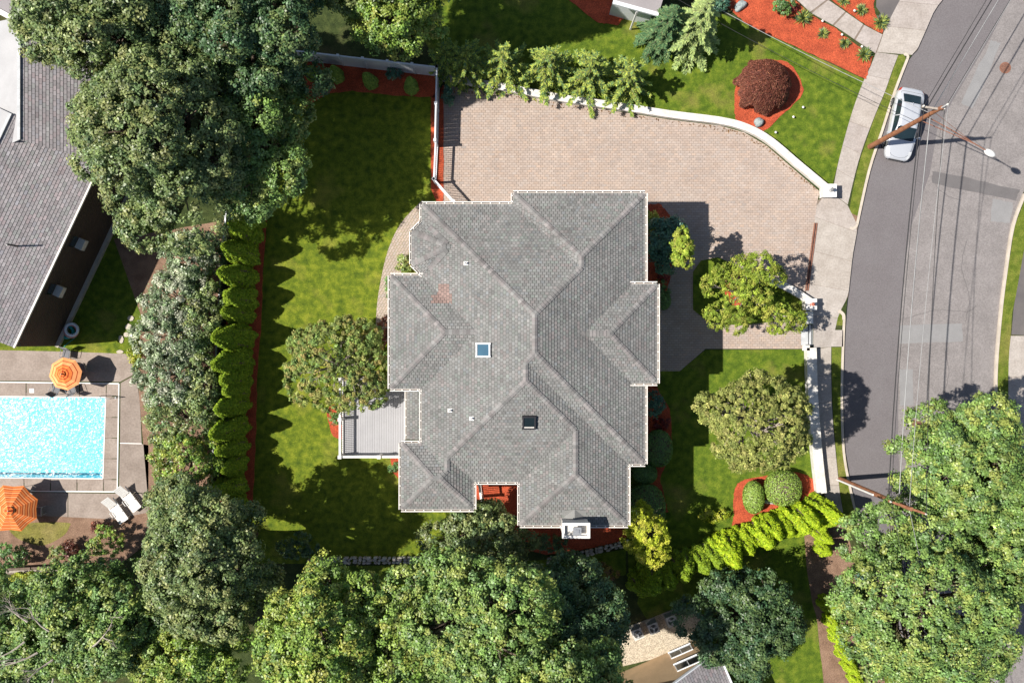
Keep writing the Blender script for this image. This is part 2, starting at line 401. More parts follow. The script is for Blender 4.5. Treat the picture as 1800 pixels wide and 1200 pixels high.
sheet('asphalt_patch', wob([(1745, 70), (1762, 75), (1712, 190), (1690, 180)], 1.5), -0.1218, MT['patch_light'], -0.130, None, road)
# crack-seal lines on the old asphalt
for pts in ([(1640, 312), (1648, 330), (1668, 345), (1690, 352)], [(1590, 560), (1650, 545), (1700, 548), (1716, 536)], [(1720, 0), (1690, 90), (1665, 170), (1652, 240)], [(1700, 420), (1690, 470), (1704, 520), (1697, 566)], [(1660, 610), (1668, 650), (1660, 690)]):
    mb = MB(); l = smooth_line([P(u, v, -0.125) for u, v in pts], 8)
    l = [Vector(p) + Vector((random.uniform(-.04, .04), random.uniform(-.04, .04), 0)) for p in l]
    for a, b in zip(l, l[1:]): mb.bar(a, b, 0.035, 0.004)
    mb.build('crack', MT['patch_dark'], road)
for (u, v, r, lab) in ((1767, 119.5, 10, 'round rusty manhole cover in the road near the top right corner'), (1612, 745, 9, 'round rusty manhole cover beside the large tree over the street')):
    t = empty('manhole_cover', P(u, v, -0.126), 0, lab, 'manhole', 'manhole covers in the street')
    rr = r / PPM
    MB().lathe([(rr, 0), (rr, 0.012), (rr * .86, 0.012), (rr * .86, 0.006)], n=28).build('rim', MT['rust'], t)
    mb = MB().lathe([(rr * .84, 0), (rr * .84, 0.010)], n=28)
    for i in range(-3, 4): mb.box((i * rr * .2, 0, 0.012), (rr * .07, rr * 1.2 * math.cos(i * .33), 0.006))
    mb.build('lid', MT['manhole'], t)

# kerbs
def offset_line(pts, d):
    out = []
    for i, p in enumerate(pts):
        a = Vector(pts[max(i - 1, 0)]); b = Vector(pts[min(i + 1, len(pts) - 1)]); t = (b - a).normalized()
        out.append((p[0] - t.y * d, p[1] + t.x * d))
    return out
def kerb(pts, d, z=0.012, m='kerb', name='kerb', bottom=-0.149):
    l = px_poly(smooth_line(pts, 4)); r = offset_line(l, d)
    base = sheet(name, l + r[::-1], z, MT[m], bottom, pre=True)
    return base
kerb([(1597, 105), (1575, 162), (1553, 230), (1530, 300), (1509, 394)], -0.17)
kerb([(1597, 105), (1598, 98), (1592, 93), (1588, 96)], 0.0 + 0.16)
kerb([(1509, 394), (1506, 400), (1499, 404), (1493, 402)], -0.16)
kerb([(1473, 545), (1478, 545), (1485, 552), (1486, 562)], -0.20)
kerb([(1486, 562), (1484, 610), (1482, 700), (1485, 790), (1495, 850), (1512, 920), (1540, 1010)], -0.16)
kerb([(1800, 340), (1779, 397), (1766, 480), (1758, 544), (1750, 637), (1749, 700), (1753, 800), (1765, 880)], 0.17)

# concrete flags: sidewalk, aprons, walks
def slab_strip(name, left, right, n, z=0.010, m='concrete', gap=0.018, base_m='joint', smooth=True):
    L = smooth_line(left, 8) if smooth else left; Rr = smooth_line(right, 8) if smooth else right
    L = px_poly(L); Rr = px_poly(Rr)
    def cum(l):
        c = [0]
        for a, b in zip(l, l[1:]): c.append(c[-1] + math.dist(a, b))
        return c
    def at(l, c, t):
        s = t * c[-1]
        for i in range(len(l) - 1):
            if s <= c[i + 1] + 1e-9:
                f = (s - c[i]) / max(c[i + 1] - c[i], 1e-9); return (l[i][0] + f * (l[i + 1][0] - l[i][0]), l[i][1] + f * (l[i + 1][1] - l[i][1]))
        return l[-1]
    cl, cr = cum(L), cum(Rr)
    base = sheet(name, L + Rr[::-1], z - 0.014, MT[base_m], -0.148, pre=True)
    ln = (cl[-1] + cr[-1]) / 2
    for i in range(n):
        t0, t1 = i / n + gap / ln / 2, (i + 1) / n - gap / ln / 2
        k = 3; ts = [t0 + (t1 - t0) * j / k for j in range(k + 1)]
        poly = [at(L, cl, t) for t in ts] + [at(Rr, cr, t) for t in ts[::-1]]
        if area2(poly) < 0: poly = poly[::-1]
        v = random.uniform(0.93, 1.05)
        MB().prism(poly, z - 0.013, z + random.uniform(-.001, .002), col=(v, v * random.uniform(.985, 1.01), v * random.uniform(.97, 1.01))).build('slab', MT[m], base)
    return base
slab_strip('sidewalk', [(1540, 92), (1530, 118), (1517, 145), (1497, 200), (1475, 280), (1463, 340)], [(1579, 97), (1568, 125), (1556, 160), (1535, 210), (1510, 280), (1490, 360)], 6)
slab_strip('sidewalk', [(1430, 614), (1432, 660), (1436, 740), (1449, 858), (1455, 900)], [(1461, 609), (1461, 660), (1464, 740), (1475, 855), (1482, 900)], 6)
# driveway apron in front of the gate opening
slab_strip('driveway_apron', [(1463, 340), (1437, 352), (1426, 430), (1415, 510), (1430, 575), (1429, 613)], [(1490, 361), (1508, 398), (1498.5, 450), (1491, 520), (1474, 552), (1461, 609)], 5, smooth=False)
sheet('pavement', [(1462, 580), (1482, 580), (1482, 609), (1461, 609)], 0.012, MT['concrete'], -0.148)
# apron at the top of the picture
slab_strip('driveway_apron', [(1604, -40), (1582, 0), (1566, 30), (1552, 60), (1546, 78), (1540, 92)], [(1680, -30), (1657, 0), (1643, 17), (1626, 57), (1612, 88), (1603, 97)], 3, smooth=False)
sheet('asphalt_drive', [(1543, -40), (1540, 12), (1548, 24), (1543, 30), (1552, 58), (1582, 0), (1604, -40)], 0.006, MT['black_top'], -0.148)
sheet('asphalt_drive', [(1800, 440), (1782, 540), (1778, 588), (1860, 592), (1890, 440)], 0.006, MT['black_top'], -0.148)
slab_strip('front_walk', [(1392, -8), (1425, 23), (1470, 48), (1508, 74), (1540, 95)], [(1432, -30), (1446, -6), (1484, 20), (1521, 46), (1552, 62)], 4, z=0.03, gap=0.12, smooth=False)
slab_strip('sidewalk', [(1777, 590), (1773, 637), (1773, 760), (1778, 880)], [(1880, 590), (1880, 637), (1880, 760), (1880, 880)], 4)
# verges
sheet('verge', [(1579, 98), (1588, 95), (1594, 108), (1572, 162), (1550, 230), (1527, 300), (1505, 394), (1488, 399), (1500, 330), (1512, 280), (1536, 210), (1557, 160)], 0.004, MT['verge'], -0.148)
sheet('soil_patch', [(1490, 372), (1508, 380), (1504, 396), (1487, 399)], 0.008, MT['soil'], -0.148)
sheet('verge', [(1464, 550), (1474, 548), (1482, 556), (1481, 572), (1464, 572)], 0.004, MT['verge'], -0.148)
sheet('verge', [(1462, 610), (1479, 610), (1478, 700), (1481, 790), (1491, 850), (1506, 912), (1484, 912), (1476, 858), (1465, 740), (1462, 660)], 0.004, MT['verge'], -0.148)
sheet('verge', [(1805, 342), (1784, 397), (1771, 480), (1763, 544), (1755, 637), (1754, 700), (1758, 800), (1768, 870), (1778, 880), (1773, 760), (1773, 637), (1779, 550), (1800, 455), (1840, 360)], 0.004, MT['verge'], -0.148)

# lawns
sheet('lawn', [(455, 105), (772, 130), (768, 250), (766, 352), (720, 640), (830, 900), (910, 985), (560, 990), (430, 990), (450, 640), (470, 380)], 0.000, MT['lawn'], -0.12)
sheet('lawn', [(690, -30), (1040, -30), (1080, 20), (1190, 60), (1270, 25), (1315, 45), (1520, 140), (1497, 200), (1475, 280), (1462, 328), (1440, 318), (1400, 284), (1352, 243), (1312, 221), (1265, 209), (1180, 198), (1090, 184), (985, 169), (890, 151), (780, 133)], 0.000, MT['lawn2'], -0.12)
sheet('lawn', [(1135, 640), (1195, 652), (1240, 615), (1428, 614), (1446, 870), (1300, 950), (1105, 1010), (1100, 800)], 0.000, MT['lawn2'], -0.12)
sheet('lawn', [(60, 600), (245, 596), (250, 640), (240, 655), (232, 622), (0, 616), (-60, 612), (-60, 600)], 0.000, MT['lawn'], -0.12)
sheet('lawn', [(160, 330), (300, 330), (250, 600), (100, 602)], -0.004, MT['lawn2'], -0.12)
sheet('lawn', [(1130, 1010), (1400, 905), (1430, 920), (1500, 1210), (1210, 1210), (1120, 1060)], -0.002, MT['lawn2'], -0.12)
sheet('lawn', [(1500, 1090), (1580, 1160), (1640, 1240), (1540, 1240)], -0.003, MT['verge'], -0.12)
sheet('lawn', [(560, 995), (860, 990), (1000, 980), (1100, 965), (1100, 1010), (900, 1040), (560, 1040)], -0.003, MT['lawn2'], -0.12)

# mulch beds
def bed(pts, z=0.03, m='mulch', name='mulch_bed', sm=True):
    return sheet(name, wob(smooth_line(pts, 4, True), .8, 2) if sm else wob(pts, .9, 9), z, MT[m], -0.02)
bed([(470, 375), (462, 470), (460, 560), (452, 660), (450, 760), (444, 890), (385, 890), (385, 640), (400, 375)], sm=False)
bed([(535, 100), (772, 126), (775, 160), (772, 172), (690, 168), (620, 160), (575, 165), (535, 190), (520, 150)], sm=False)
bed([(758, 172), (780, 150), (780, 352), (770, 362), (757, 330)], sm=False)
bed([(1291, 180), (1298, 140), (1330, 110), (1385, 110), (1410, 150), (1406, 172), (1372, 205), (1338, 232), (1297, 214)])
bed([(1250, -20), (1290, 24), (1313, 43), (1420, 92), (1522, 139), (1534, 100), (1520, 90), (1500, 75), (1470, 52), (1425, 26), (1390, -6), (1340, -40)], sm=False)
bed([(1448, -10), (1485, 18), (1522, 44), (1551, 60), (1556, 40), (1540, 28), (1535, 12), (1543, -30), (1490, -40)], sm=False)
bed([(1010, -40), (1120, -20), (1100, 30), (1085, 45), (1050, 40), (1000, 0)], sm=False)
bed([(1130, 360), (1160, 358), (1180, 380), (1190, 440), (1170, 520), (1165, 530), (1130, 540)], sm=False)
bed([(1125, 670), (1150, 672), (1178, 720), (1182, 790), (1160, 840), (1170, 880), (1175, 900), (1125, 905)], sm=False)
bed([(1289, 880), (1296, 850), (1330, 838), (1400, 830), (1432, 845), (1444, 866), (1300, 930), (1290, 905)])
bed([(575, 720), (590, 712), (605, 740), (605, 770), (585, 765), (577, 740)])
bed([(830, 840), (920, 840), (920, 905), (832, 905)], sm=False)
bed([(905, 915), (1105, 920), (1100, 948), (1040, 962), (960, 975), (905, 960)], sm=False)
bed([(685, 790), (712, 780), (712, 850), (690, 830)], sm=False)
bed([(1440, 905), (1480, 900), (1560, 1215), (1450, 1215), (1425, 1000)], 0.006, 'soil', 'soil_bed', False)
sheet('garden_path', [(1412, 915), (1432, 916), (1436, 1000), (1450, 1060), (1470, 1110), (1505, 1200), (1475, 1210), (1450, 1130), (1428, 1060), (1418, 1000)], 0.012, MT['soil'], -0.02)
sheet('soil_bed', [(-60, 918), (50, 905), (200, 912), (262, 900), (265, 760), (255, 740), (280, 760), (290, 930), (200, 1000), (-60, 1010)], 0.004, MT['soil'], -0.1)
sheet('lawn', smooth_line([(18, 925), (60, 918), (118, 918), (122, 925), (110, 942), (75, 958), (40, 950), (22, 938)], 4, True), 0.014, MT['drygrass'], -0.02)
sheet('gravel_bed', [(1085, 1120), (1110, 1098), (1180, 1072), (1235, 1080), (1235, 1125), (1180, 1150), (1095, 1170)], 0.006, MT['gravel'], -0.1)
sheet('soil_bed', [(200, 420), (440, 380), (400, 700), (400, 900), (262, 900), (240, 640), (250, 560)], 0.002, MT['soil'], -0.1)

# ------------------------------------------------------------------ pavers
def pavers(name, polys_px, z, w=0.285, h=0.155, g_=0.016, ang=0.0, seed=1, smooth=False):
    rnd = random.Random(seed)
    base = None; mb = MB()
    ca, sa = math.cos(ang), math.sin(ang)
    for pts in polys_px:
        poly = px_poly(pts)
        b = sheet(name, poly, z - 0.016, MT['joint'], -0.1, pre=True, parent=base)
        if base is None: base = b; b['kind'] = 'structure'
        rot = [(ca * p[0] + sa * p[1], -sa * p[0] + ca * p[1]) for p in poly]
        tris = [t if area2(t) > 0 else t[::-1] for t in tri_poly(rot)]
        x0, x1 = min(p[0] for p in rot), max(p[0] for p in rot); y0, y1 = min(p[1] for p in rot), max(p[1] for p in rot)
        for j in range(int(math.floor(y0 / h)), int(math.ceil(y1 / h))):
            for i in range(int(math.floor(x0 / w)) - 1, int(math.ceil(x1 / w))):
                a = i * w + (w / 2 if j % 2 else 0); r = [(a + g_ / 2, j * h + g_ / 2), (a + w - g_ / 2, j * h + g_ / 2), (a + w - g_ / 2, (j + 1) * h - g_ / 2), (a + g_ / 2, (j + 1) * h - g_ / 2)]
                ins = [inside(p, rot) for p in r]
                v = rnd.gauss(1.0, 0.045); t = rnd.gauss(0, 0.018)
                if rnd.random() < 0.06: t += 0.03
                c = (v * (1 + t), v, v * (1 - t)); zz = z + rnd.uniform(-0.003, 0.003)
                if all(ins): parts = [r]
                else:
                    parts = []
                    for tr in tris:
                        q = r
                        for k in range(3):
                            p1, p2 = tr[k], tr[(k + 1) % 3]
                            q = clip_half(q, -(p2[1] - p1[1]), p2[0] - p1[0], (p2[1] - p1[1]) * p1[0] - (p2[0] - p1[0]) * p1[1])
                            if len(q) < 3: break
                        if big(q, 1e-3): parts.append(q)
                for q in parts:
                    n = len(q); w3 = [(ca * p[0] - sa * p[1], sa * p[0] + ca * p[1]) for p in q]
                    vv = [(p[0], p[1], zz) for p in w3] + [(p[0], p[1], z - 0.014) for p in w3]
                    mb.add(vv, [tuple(range(n))] + [(k, n + k, n + (k + 1) % n, (k + 1) % n) for k in range(n)], 0, c)
    o = mb.build('pavers', MT['paver'], base); o['kind'] = 'stuff'
    return base
drive_poly = [(778, 150), (890, 164), (985, 181), (1090, 197), (1180, 211), (1265, 221), (1308, 233), (1347, 256), (1397, 299), (1441, 337), (1437, 352), (1426, 430), (1415, 510), (1414, 560), (1414, 613), (1240, 613), (1195, 652), (1100, 652), (1100, 390), (930, 390), (760, 372), (780, 352)]
pavers('driveway', [drive_poly], 0.012)
walk = smooth_line([(742, 352), (705, 392), (682, 440), (668, 500), (662, 545), (660, 600)], 5) + smooth_line([(700, 600), (697, 545), (700, 500), (712, 460), (735, 415), (772, 372)], 5)
pavers('garden_walk', [walk], 0.010, 0.26, 0.16, 0.016, R(58), 5)
# worn gutter strip of brown leaves along the low wall
mb = MB(); rr = random.Random(5)
lo = [(790, 158), (890, 166), (985, 183), (1090, 199), (1180, 213), (1265, 223), (1308, 235), (1347, 258), (1397, 301), (1438, 334)]
for (a, b) in zip(lo, lo[1:]):
    for k in range(26):
        t = rr.random(); u = a[0] + t * (b[0] - a[0]) - rr.random() * 2; v = a[1] + t * (b[1] - a[1]) + rr.random() ** 2 * 6
        p = P(u, v, 0.022); s_ = rr.uniform(0.03, 0.09); an = rr.uniform(0, 3.1); cc = rr.uniform(0.6, 1.3)
        d1 = Vector((math.cos(an), math.sin(an), 0)) * s_; d2 = Vector((-math.sin(an), math.cos(an), 0)) * s_ * .5
        mb.add([p - d1, p - d2, p + d1, p + d2 + Vector((0, 0, .015))], [(0, 1, 2, 3)], 0, (0.22 * cc, 0.12 * cc, 0.05 * cc))
tag(mb.build('leaf_litter', MT['leaf_soft']), 'dry brown leaves gathered along the foot of the low white wall', 'leaf litter', kind='stuff')

# ------------------------------------------------------------------ pool
pool_q = [(-330, 694), (186, 698), (181, 841), (-330, 836)]
basin = MB(); q = px_poly(pool_q)
q = q if area2(q) > 0 else q[::-1]
n = 4
vv = [(p[0], p[1], -0.02) for p in q] + [(p[0], p[1], -1.5) for p in q]
basin.add(vv, [(4, 5, 6, 7)] + [(i, n + i, n + (i + 1) % n, (i + 1) % n)[::-1] for i in range(4)])
b_ = basin.build('pool_basin', MT['poolplaster']); b_['kind'] = 'structure'
mb = MB(); nx, ny = 90, 26
vv = []; cx = [q[0], q[1], q[2], q[3]]
for j in range(ny + 1):
    for i in range(nx + 1):
        s, t = i / nx, j / ny
        x = (1 - s) * (1 - t) * q[0][0] + s * (1 - t) * q[1][0] + s * t * q[2][0] + (1 - s) * t * q[3][0]
        y = (1 - s) * (1 - t) * q[0][1] + s * (1 - t) * q[1][1] + s * t * q[2][1] + (1 - s) * t * q[3][1]
        vv.append((x, y, -0.10 + 0.006 * math.sin(x * 2.1 + 1.3 * math.sin(y * 1.7)) + 0.005 * math.sin(y * 3.3 + x)))
mb.add(vv, [(j * (nx + 1) + i, j * (nx + 1) + i + 1, (j + 1) * (nx + 1) + i + 1, (j + 1) * (nx + 1) + i) for j in range(ny) for i in range(nx)])
wt = mb.build('pool_water', MT['water'], smooth=True); wt['kind'] = 'structure'
# white tile band, coping tiles, white joint, deck slabs
deck_base = sheet('pool_deck', [(-330, 612), (230, 622), (240, 655), (247, 700), (248, 730), (262, 760), (262, 915), (-330, 918), (-330, 836), (181, 841), (186, 698), (-330, 694)], -0.012, MT['joint'], -0.14)
def deck_slab(name, pts, z, m, v=1.0, parent=deck_base):
    poly = px_poly(pts); poly = poly if area2(poly) > 0 else poly[::-1]
    return MB().prism(poly, z - 0.012, z, col=(v, v * .995, v * .985)).build(name, m, parent)
def lerp2(a, b, t): return (a[0] + (b[0] - a[0]) * t, a[1] + (b[1] - a[1]) * t)
inn = [(-330, 693), (187, 697), (182, 842), (-330, 837)]; out_ = [(-330, 667), (209, 674), (206, 864), (-330, 860)]
for (yi0, yi1, yo0, yo1, xr) in ((693, 697, 667, 674, 187), (837, 842, 860, 864, 182)):
    n = 11; xa = -330
    for k in range(n):
        s, e = k / n + .0015, (k + 1) / n - .0015; x0_, x1_ = xa + (xr - xa) * s, xa + (xr - xa) * e
        deck_slab('coping_tile', [(x0_, yi0 + (yi1 - yi0) * s), (x1_, yi0 + (yi1 - yi0) * e), (x1_, yo0 + (yo1 - yo0) * e), (x0_, yo0 + (yo1 - yo0) * s)], 0.008, MT['pool_deck'], random.uniform(.97, 1.1))
for k in range(4):
    s, e = k / 4 + .004, (k + 1) / 4 - .004
    deck_slab('coping_tile', [lerp2((187, 697), (182, 842), s), lerp2((187, 697), (182, 842), e), lerp2((208.5, 697), (206.5, 842), e), lerp2((208.5, 697), (206.5, 842), s)], 0.008, MT['pool_deck'], random.uniform(.97, 1.1))
deck_slab('coping_tile', [(187.5, 674), (208.8, 674.2), (208.5, 696), (187.5, 696)], 0.008, MT['pool_deck'], 1.03); deck_slab('coping_tile', [(182.5, 843), (206.5, 843), (206, 863.5), (182.5, 863.5)], 0.008, MT['pool_deck'], 1.0)
for a, b in ((out_[0], out_[1]), (out_[1], out_[2]), (out_[3], out_[2])):
    m_ = MB(); m_.bar(P(*a, 0.004), P(*b, 0.004), 0.07, 0.012); m_.build('expansion_joint', MT['white'], deck_base)
for a, b in zip(pool_q, pool_q[1:]):
    m_ = MB(); m_.bar(P(*a, 0.004), P(*b, 0.004), 0.06, 0.03); m_.build('pool_edge', MT['white'], deck_base)
o2 = [(-330, 665), (212, 671.5), (208.5, 866.5), (-330, 862.5)]
deck_slab('slab', [(-330, 614), (-60, 614), (-60, 668), (-330, 665)], 0.002, MT['pool_deck'], .97)
deck_slab('slab', [(-59, 614), (124, 618), (124, 670), (-59, 668)], 0.002, MT['pool_deck'], 1.0)
deck_slab('slab', [(125, 618), (229, 622), (238, 656), (211, 671), (125, 670)], 0.002, MT['pool_deck'], 1.04)
deck_slab('slab', [(239, 658), (245, 700), (247, 729), (249, 779), (211, 778), (212, 673)], 0.002, MT['pool_deck'], .93)
deck_slab('slab', [(249, 780), (261, 782), (261, 866), (209, 866), (211, 779)], 0.002, MT['pool_deck'], .9)
deck_slab('slab', [(261, 867), (261, 914), (120, 916), (120, 866), (208, 867)], 0.002, MT['pool_deck'], 1.0)
deck_slab('slab', [(119, 866), (119, 916), (-60, 917), (-60, 864)], 0.002, MT['pool_deck'], .97)
m_ = MB(); m_.bar(P(211, 778.5, 0.0), P(249, 779.5, 0.0), 0.05, 0.008); m_.build('expansion_joint', MT['white'], deck_base)

# ------------------------------------------------------------------ roofs
class Roof:
    """max-envelope of hip bodies; every body = list of planes (nx, ny, ox, oy, e, p): z = e + p*((x-ox)*nx+(y-oy)*ny), plus a footprint polygon"""
    def __init__(s): s.bodies = []
    def rect(s, x0, x1, y0, y1, e, p, sides='NESW'):
        pl = []
        if 'W' in sides: pl.append((1, 0, x0, 0, e, p))
        if 'E' in sides: pl.append((-1, 0, x1, 0, e, p))
        if 'S' in sides: pl.append((0, 1, 0, y0, e, p))
        if 'N' in sides: pl.append((0, -1, 0, y1, e, p))
        s.bodies.append((pl, [(x0, y0), (x1, y0), (x1, y1), (x0, y1)]))
    def poly(s, planes, foot): s.bodies.append((planes, foot))
    @staticmethod
    def lin(pl):
        nx, ny, ox, oy, e, p = pl; return (p * nx, p * ny, e - p * (nx * ox + ny * oy))
    def z(s, x, y):
        best = None
        for pls, foot in s.bodies:
            if not inside((x, y), foot): continue
            v = min(a * x + b * y + c for a, b, c in map(s.lin, pls))
            best = v if best is None else max(best, v)
        return best
    def pieces(s):
        "[(plane, [convex polygons in plan])]"
        res = []
        for bi, (pls, foot) in enumerate(s.bodies):
            for pi, pl in enumerate(pls):
                A = s.lin(pl); cur = list(foot) if area2(foot) > 0 else list(foot)[::-1]
                for pj, pl2 in enumerate(pls):
                    if pj == pi: continue
                    B = s.lin(pl2); cur = clip_half(cur, B[0] - A[0], B[1] - A[1], B[2] - A[2])
                    if not big(cur): break
                if not big(cur): continue
                pcs = [cur]
                for bj, (pls2, foot2) in enumerate(s.bodies):
                    if bj == bi: continue
                    eps = 1e-5 if bj > bi else -1e-5
                    hv = []
                    f2 = foot2 if area2(foot2) > 0 else foot2[::-1]
                    for k in range(len(f2)):
                        p1, p2 = f2[k], f2[(k + 1) % len(f2)]
                        hv.append((-(p2[1] - p1[1]), p2[0] - p1[0], (p2[1] - p1[1]) * p1[0] - (p2[0] - p1[0]) * p1[1]))
                    for pl2 in pls2:
                        B = s.lin(pl2); hv.append((B[0] - A[0], B[1] - A[1], B[2] - A[2] - eps))
                    nxt = []
                    for q in pcs: nxt += subtract(q, hv)
                    pcs = nxt
                if pcs: res.append((pl, pcs))
        return res

def shingle_mesh(mb, pl, pieces, w, c, rnd, gap=0.025, lift=0.028, tint=None):
    nx, ny, ox, oy, e, p = pl; tx, ty = ny, -nx      # along the eave
    base = lambda sx, d: e + p * d
    for q in pieces:
        sd = [((x - ox) * tx + (y - oy) * ty, (x - ox) * nx + (y - oy) * ny) for x, y in q]
        if area2(sd) < 0: sd = sd[::-1]
        s0, s1 = min(a for a, _ in sd), max(a for a, _ in sd); d0, d1 = min(b for _, b in sd), max(b for _, b in sd)
        hv = []
        for k in range(len(sd)):
            p1, p2 = sd[k], sd[(k + 1) % len(sd)]
            hv.append((-(p2[1] - p1[1]), p2[0] - p1[0], (p2[1] - p1[1]) * p1[0] - (p2[0] - p1[0]) * p1[1]))
        for j in range(int(math.floor(d0 / c)), int(math.ceil(d1 / c))):
            off = (w * 0.5 if j % 2 else 0)
            for i in range(int(math.floor((s0 - off) / w)), int(math.ceil((s1 - off) / w))):
                hsh = random.Random(hash((round(ox * 7), round(oy * 7), round(nx * 9), round(ny * 9), i, j)))
                a = off + i * w; sh = hsh.uniform(-0.012, 0.012)
                r = [(a + gap / 2, j * c + gap * .6), (a + w - gap / 2, j * c + gap * .6), (a + w - gap / 2, (j + 1) * c + 0.001), (a + gap / 2, (j + 1) * c + 0.001)]
                for h in hv:
                    r = clip_half(r, *h)
                    if len(r) < 3: break
                if not big(r, 4e-4): continue
                v = min(max(hsh.gauss(1.0, 0.10), .72), 1.32); hue = hsh.random(); t = 0.05 * hsh.random()
                col = (v, v, v)
                if hue < .22: col = (v * (1 + t * 1.6), v * (1 - t * .3), v * (1 - t * .2))
                elif hue < .45: col = (v * (1 - t), v * (1 + t * .8), v * (1 - t * .2))
                elif hue < .58: col = (v * (1 - t), v, v * (1 + t))
                if tint is not None:
                    mx = sum(a_ for a_, _ in r) / len(r); my = sum(b_ for _, b_ in r) / len(r)
                    col = tint(ox + mx * tx + my * nx, oy + mx * ty + my * ny, col, hsh)
                n = len(r); top = []; bot = []
                for (sx, d) in r:
                    x, y = ox + sx * tx + d * nx, oy + sx * ty + d * ny
                    f = (d - j * c) / c
                    top.append((x, y, base(sx, d) + 0.008 + lift * (1 - f))); bot.append((x, y, base(sx, d) - 0.002))
                ff = [tuple(range(n))] + [(k, n + k, n + (k + 1) % n, (k + 1) % n) for k in range(n)]
                # orientation: (s,d) -> world is a reflection-free frame when tx,ty = ny,-nx
                ar = area2([(t_[0], t_[1]) for t_ in top])
                if ar < 0: ff = [f[::-1] for f in ff]
                mb.add(top + bot, ff, 0, col)

def ridge_caps(roof, segs, parent, mat_, wid=0.15, step=0.20, limit=300, name='ridge_cap', rnd=random.Random(3)):
    allp = []
    for (a, b) in segs:
        a, b = Vector(a), Vector(b); d = (b - a); L = d.length; t = d / L; nrm = Vector((-t.y, t.x))
        n = max(1, int(round(L / step))); st = L / n
        for i in range(n):
            p0 = a + t * (i * st + 0.006); p1 = a + t * ((i + 1) * st)
            if i == 0: p0 = a
            vv = []
            for p, lf in ((p0, 0.068), (p1, 0.040)):
                for k in (-1, 0, 1):
                    q = p + nrm * wid * k; z = roof.z(q.x, q.y); zc = roof.z(p.x, p.y)
                    if z is None: z = (zc if zc is not None else 6.2) - 0.37 * wid * .7
                    if zc is None: zc = z
                    if k: z = min(z, zc + 0.02)
                    vv.append((q.x, q.y, z + lf))
            bot = [(x, y, z - 0.05) for x, y, z in vv]
            v = min(max(rnd.gauss(1.02, 0.14), .75), 1.4); t_ = rnd.uniform(0, .07)
            allp.append((vv + bot, (v * (1 + t_ * .7), v * (1 - t_ * .5), v * (1 - t_ * .3))))
    F = [(0, 3, 4, 1)[::-1], (1, 4, 5, 2)[::-1], (0, 1, 7, 6)[::-1], (1, 2, 8, 7)[::-1], (3, 9, 10, 4)[::-1], (4, 10, 11, 5)[::-1], (0, 6, 9, 3)[::-1], (2, 5, 11, 8)[::-1]]
    rest = MB()
    for i, (vv, c) in enumerate(allp):
        if i < limit: MB().add(vv, F, 0, c).build(name, mat_, parent)
        else: rest.add(vv, F, 0, c)
    if rest.v:
        o = rest.build('ridge_caps', mat_, parent); o['kind'] = 'stuff'

def gutter(a, b, z, outn, parent, hang=0.55):
    "white box gutter along an eave from a to b; outn = outward unit normal"
    mb = MB(); a = Vector((*a, z)); b = Vector((*b, z)); n = Vector((*outn, 0))
    L = (b - a).length; t = (b - a) / L
    mb.bar(a + n * 0.115 + Vector((0, 0, .015)), b + n * 0.115 + Vector((0, 0, .015)), 0.05, 0.13)
    mb.bar(a + n * 0.06 - Vector((0, 0, .045)), b + n * 0.06 - Vector((0, 0, .045)), 0.07, 0.012, 1)
    mb.bar(a + n * 0.012 - Vector((0, 0, .06)), b + n * 0.012 - Vector((0, 0, .06)), 0.022, 0.2)
    k = int(L / hang)
    for i in range(k + 1):
        p = a + t * (L * (i + .5) / (k + 1)); mb.bar(p + n * 0.02 + Vector((0, 0, .07)), p + n * 0.12 + Vector((0, 0, .07)), 0.05, 0.012)
    mb.build('gutter', [MT['gutter'], MT['bark']], parent)

# ------------------------------------------------------------------ the main house
house = empty('house', (0, 0, 0), 0, 'large white house with a grey many-hipped shingle roof in the middle', 'house')
E0, PT = 6.2, 0.43
rf = Roof()
rf.rect(-5.20, 7.68, -7.07, 7.92, E0, PT)                               # main block
rf.rect(-5.20, 6.69, -8.10, -0.2, E0, PT, 'WES')                        # south block
rf.rect(0.45, 6.69, -10.60, -3.0, E0, PT, 'WES')                        # south-east wing
rf.rect(0.07, 7.68, 2.0, 8.56, E0, PT, 'WEN')                           # north wing
rf.rect(-7.03, 1.0, -2.73, 3.80, E0, PT, 'WNS')                         # west wing
rf.rect(-6.40, -2.20, -9.68, -5.85, E0, PT)                             # south-west wing
rf.rect(-5.20, -2.20, -9.68, -4.0, E0, PT, 'WES')                       # link
rf.rect(4.0, 8.32, -2.40, 3.29, 6.55, PT, 'ENS')                        # entrance bay on the street side
d1 = Vector((0.59, -0.66)).normalized(); d2 = Vector((0.67, 0.66)).normalized()
rf.poly([(1, 0, -5.785, 0, E0, PT), (d1.x, d1.y, -5.785, 6.33, E0, PT), (d2.x, d2.y, -5.785, 4.45, E0, PT), (0, -1, 0, 6.98, E0, .51), (0, 1, 0, 3.80, E0, .51)],
        [(-5.785, 4.45), (-5.13, 3.80), (-1.5, 3.80), (-1.5, 6.92), (-5.13, 6.92), (-5.785, 6.33)])
pcs = rf.pieces()
roof_mb = MB(); sh_mb = MB(); rnd = random.Random(2)
def red_patch(x, y, col, h):
    u, v = 900 + x * 30.9, 600 - y * 30.9
    if (758 <= u <= 794 and 516 <= v <= 534) or (770 <= u <= 790 and 498 <= v < 516):
        k = h.uniform(.85, 1.15); return (1.25 * k, 0.88 * k, 0.80 * k)
    return col
for pl, ps in pcs:
    A = Roof.lin(pl)
    for q in ps:
        if area2(q) < 0: q = q[::-1]
        roof_mb.add([(x, y, A[0] * x + A[1] * y + A[2]) for x, y in q], [tuple(range(len(q)))])
    shingle_mesh(sh_mb, pl, ps, 0.226, 0.162, rnd, tint=red_patch)
roof_o = roof_mb.build('roof', MT['deckboard_roof'], house)
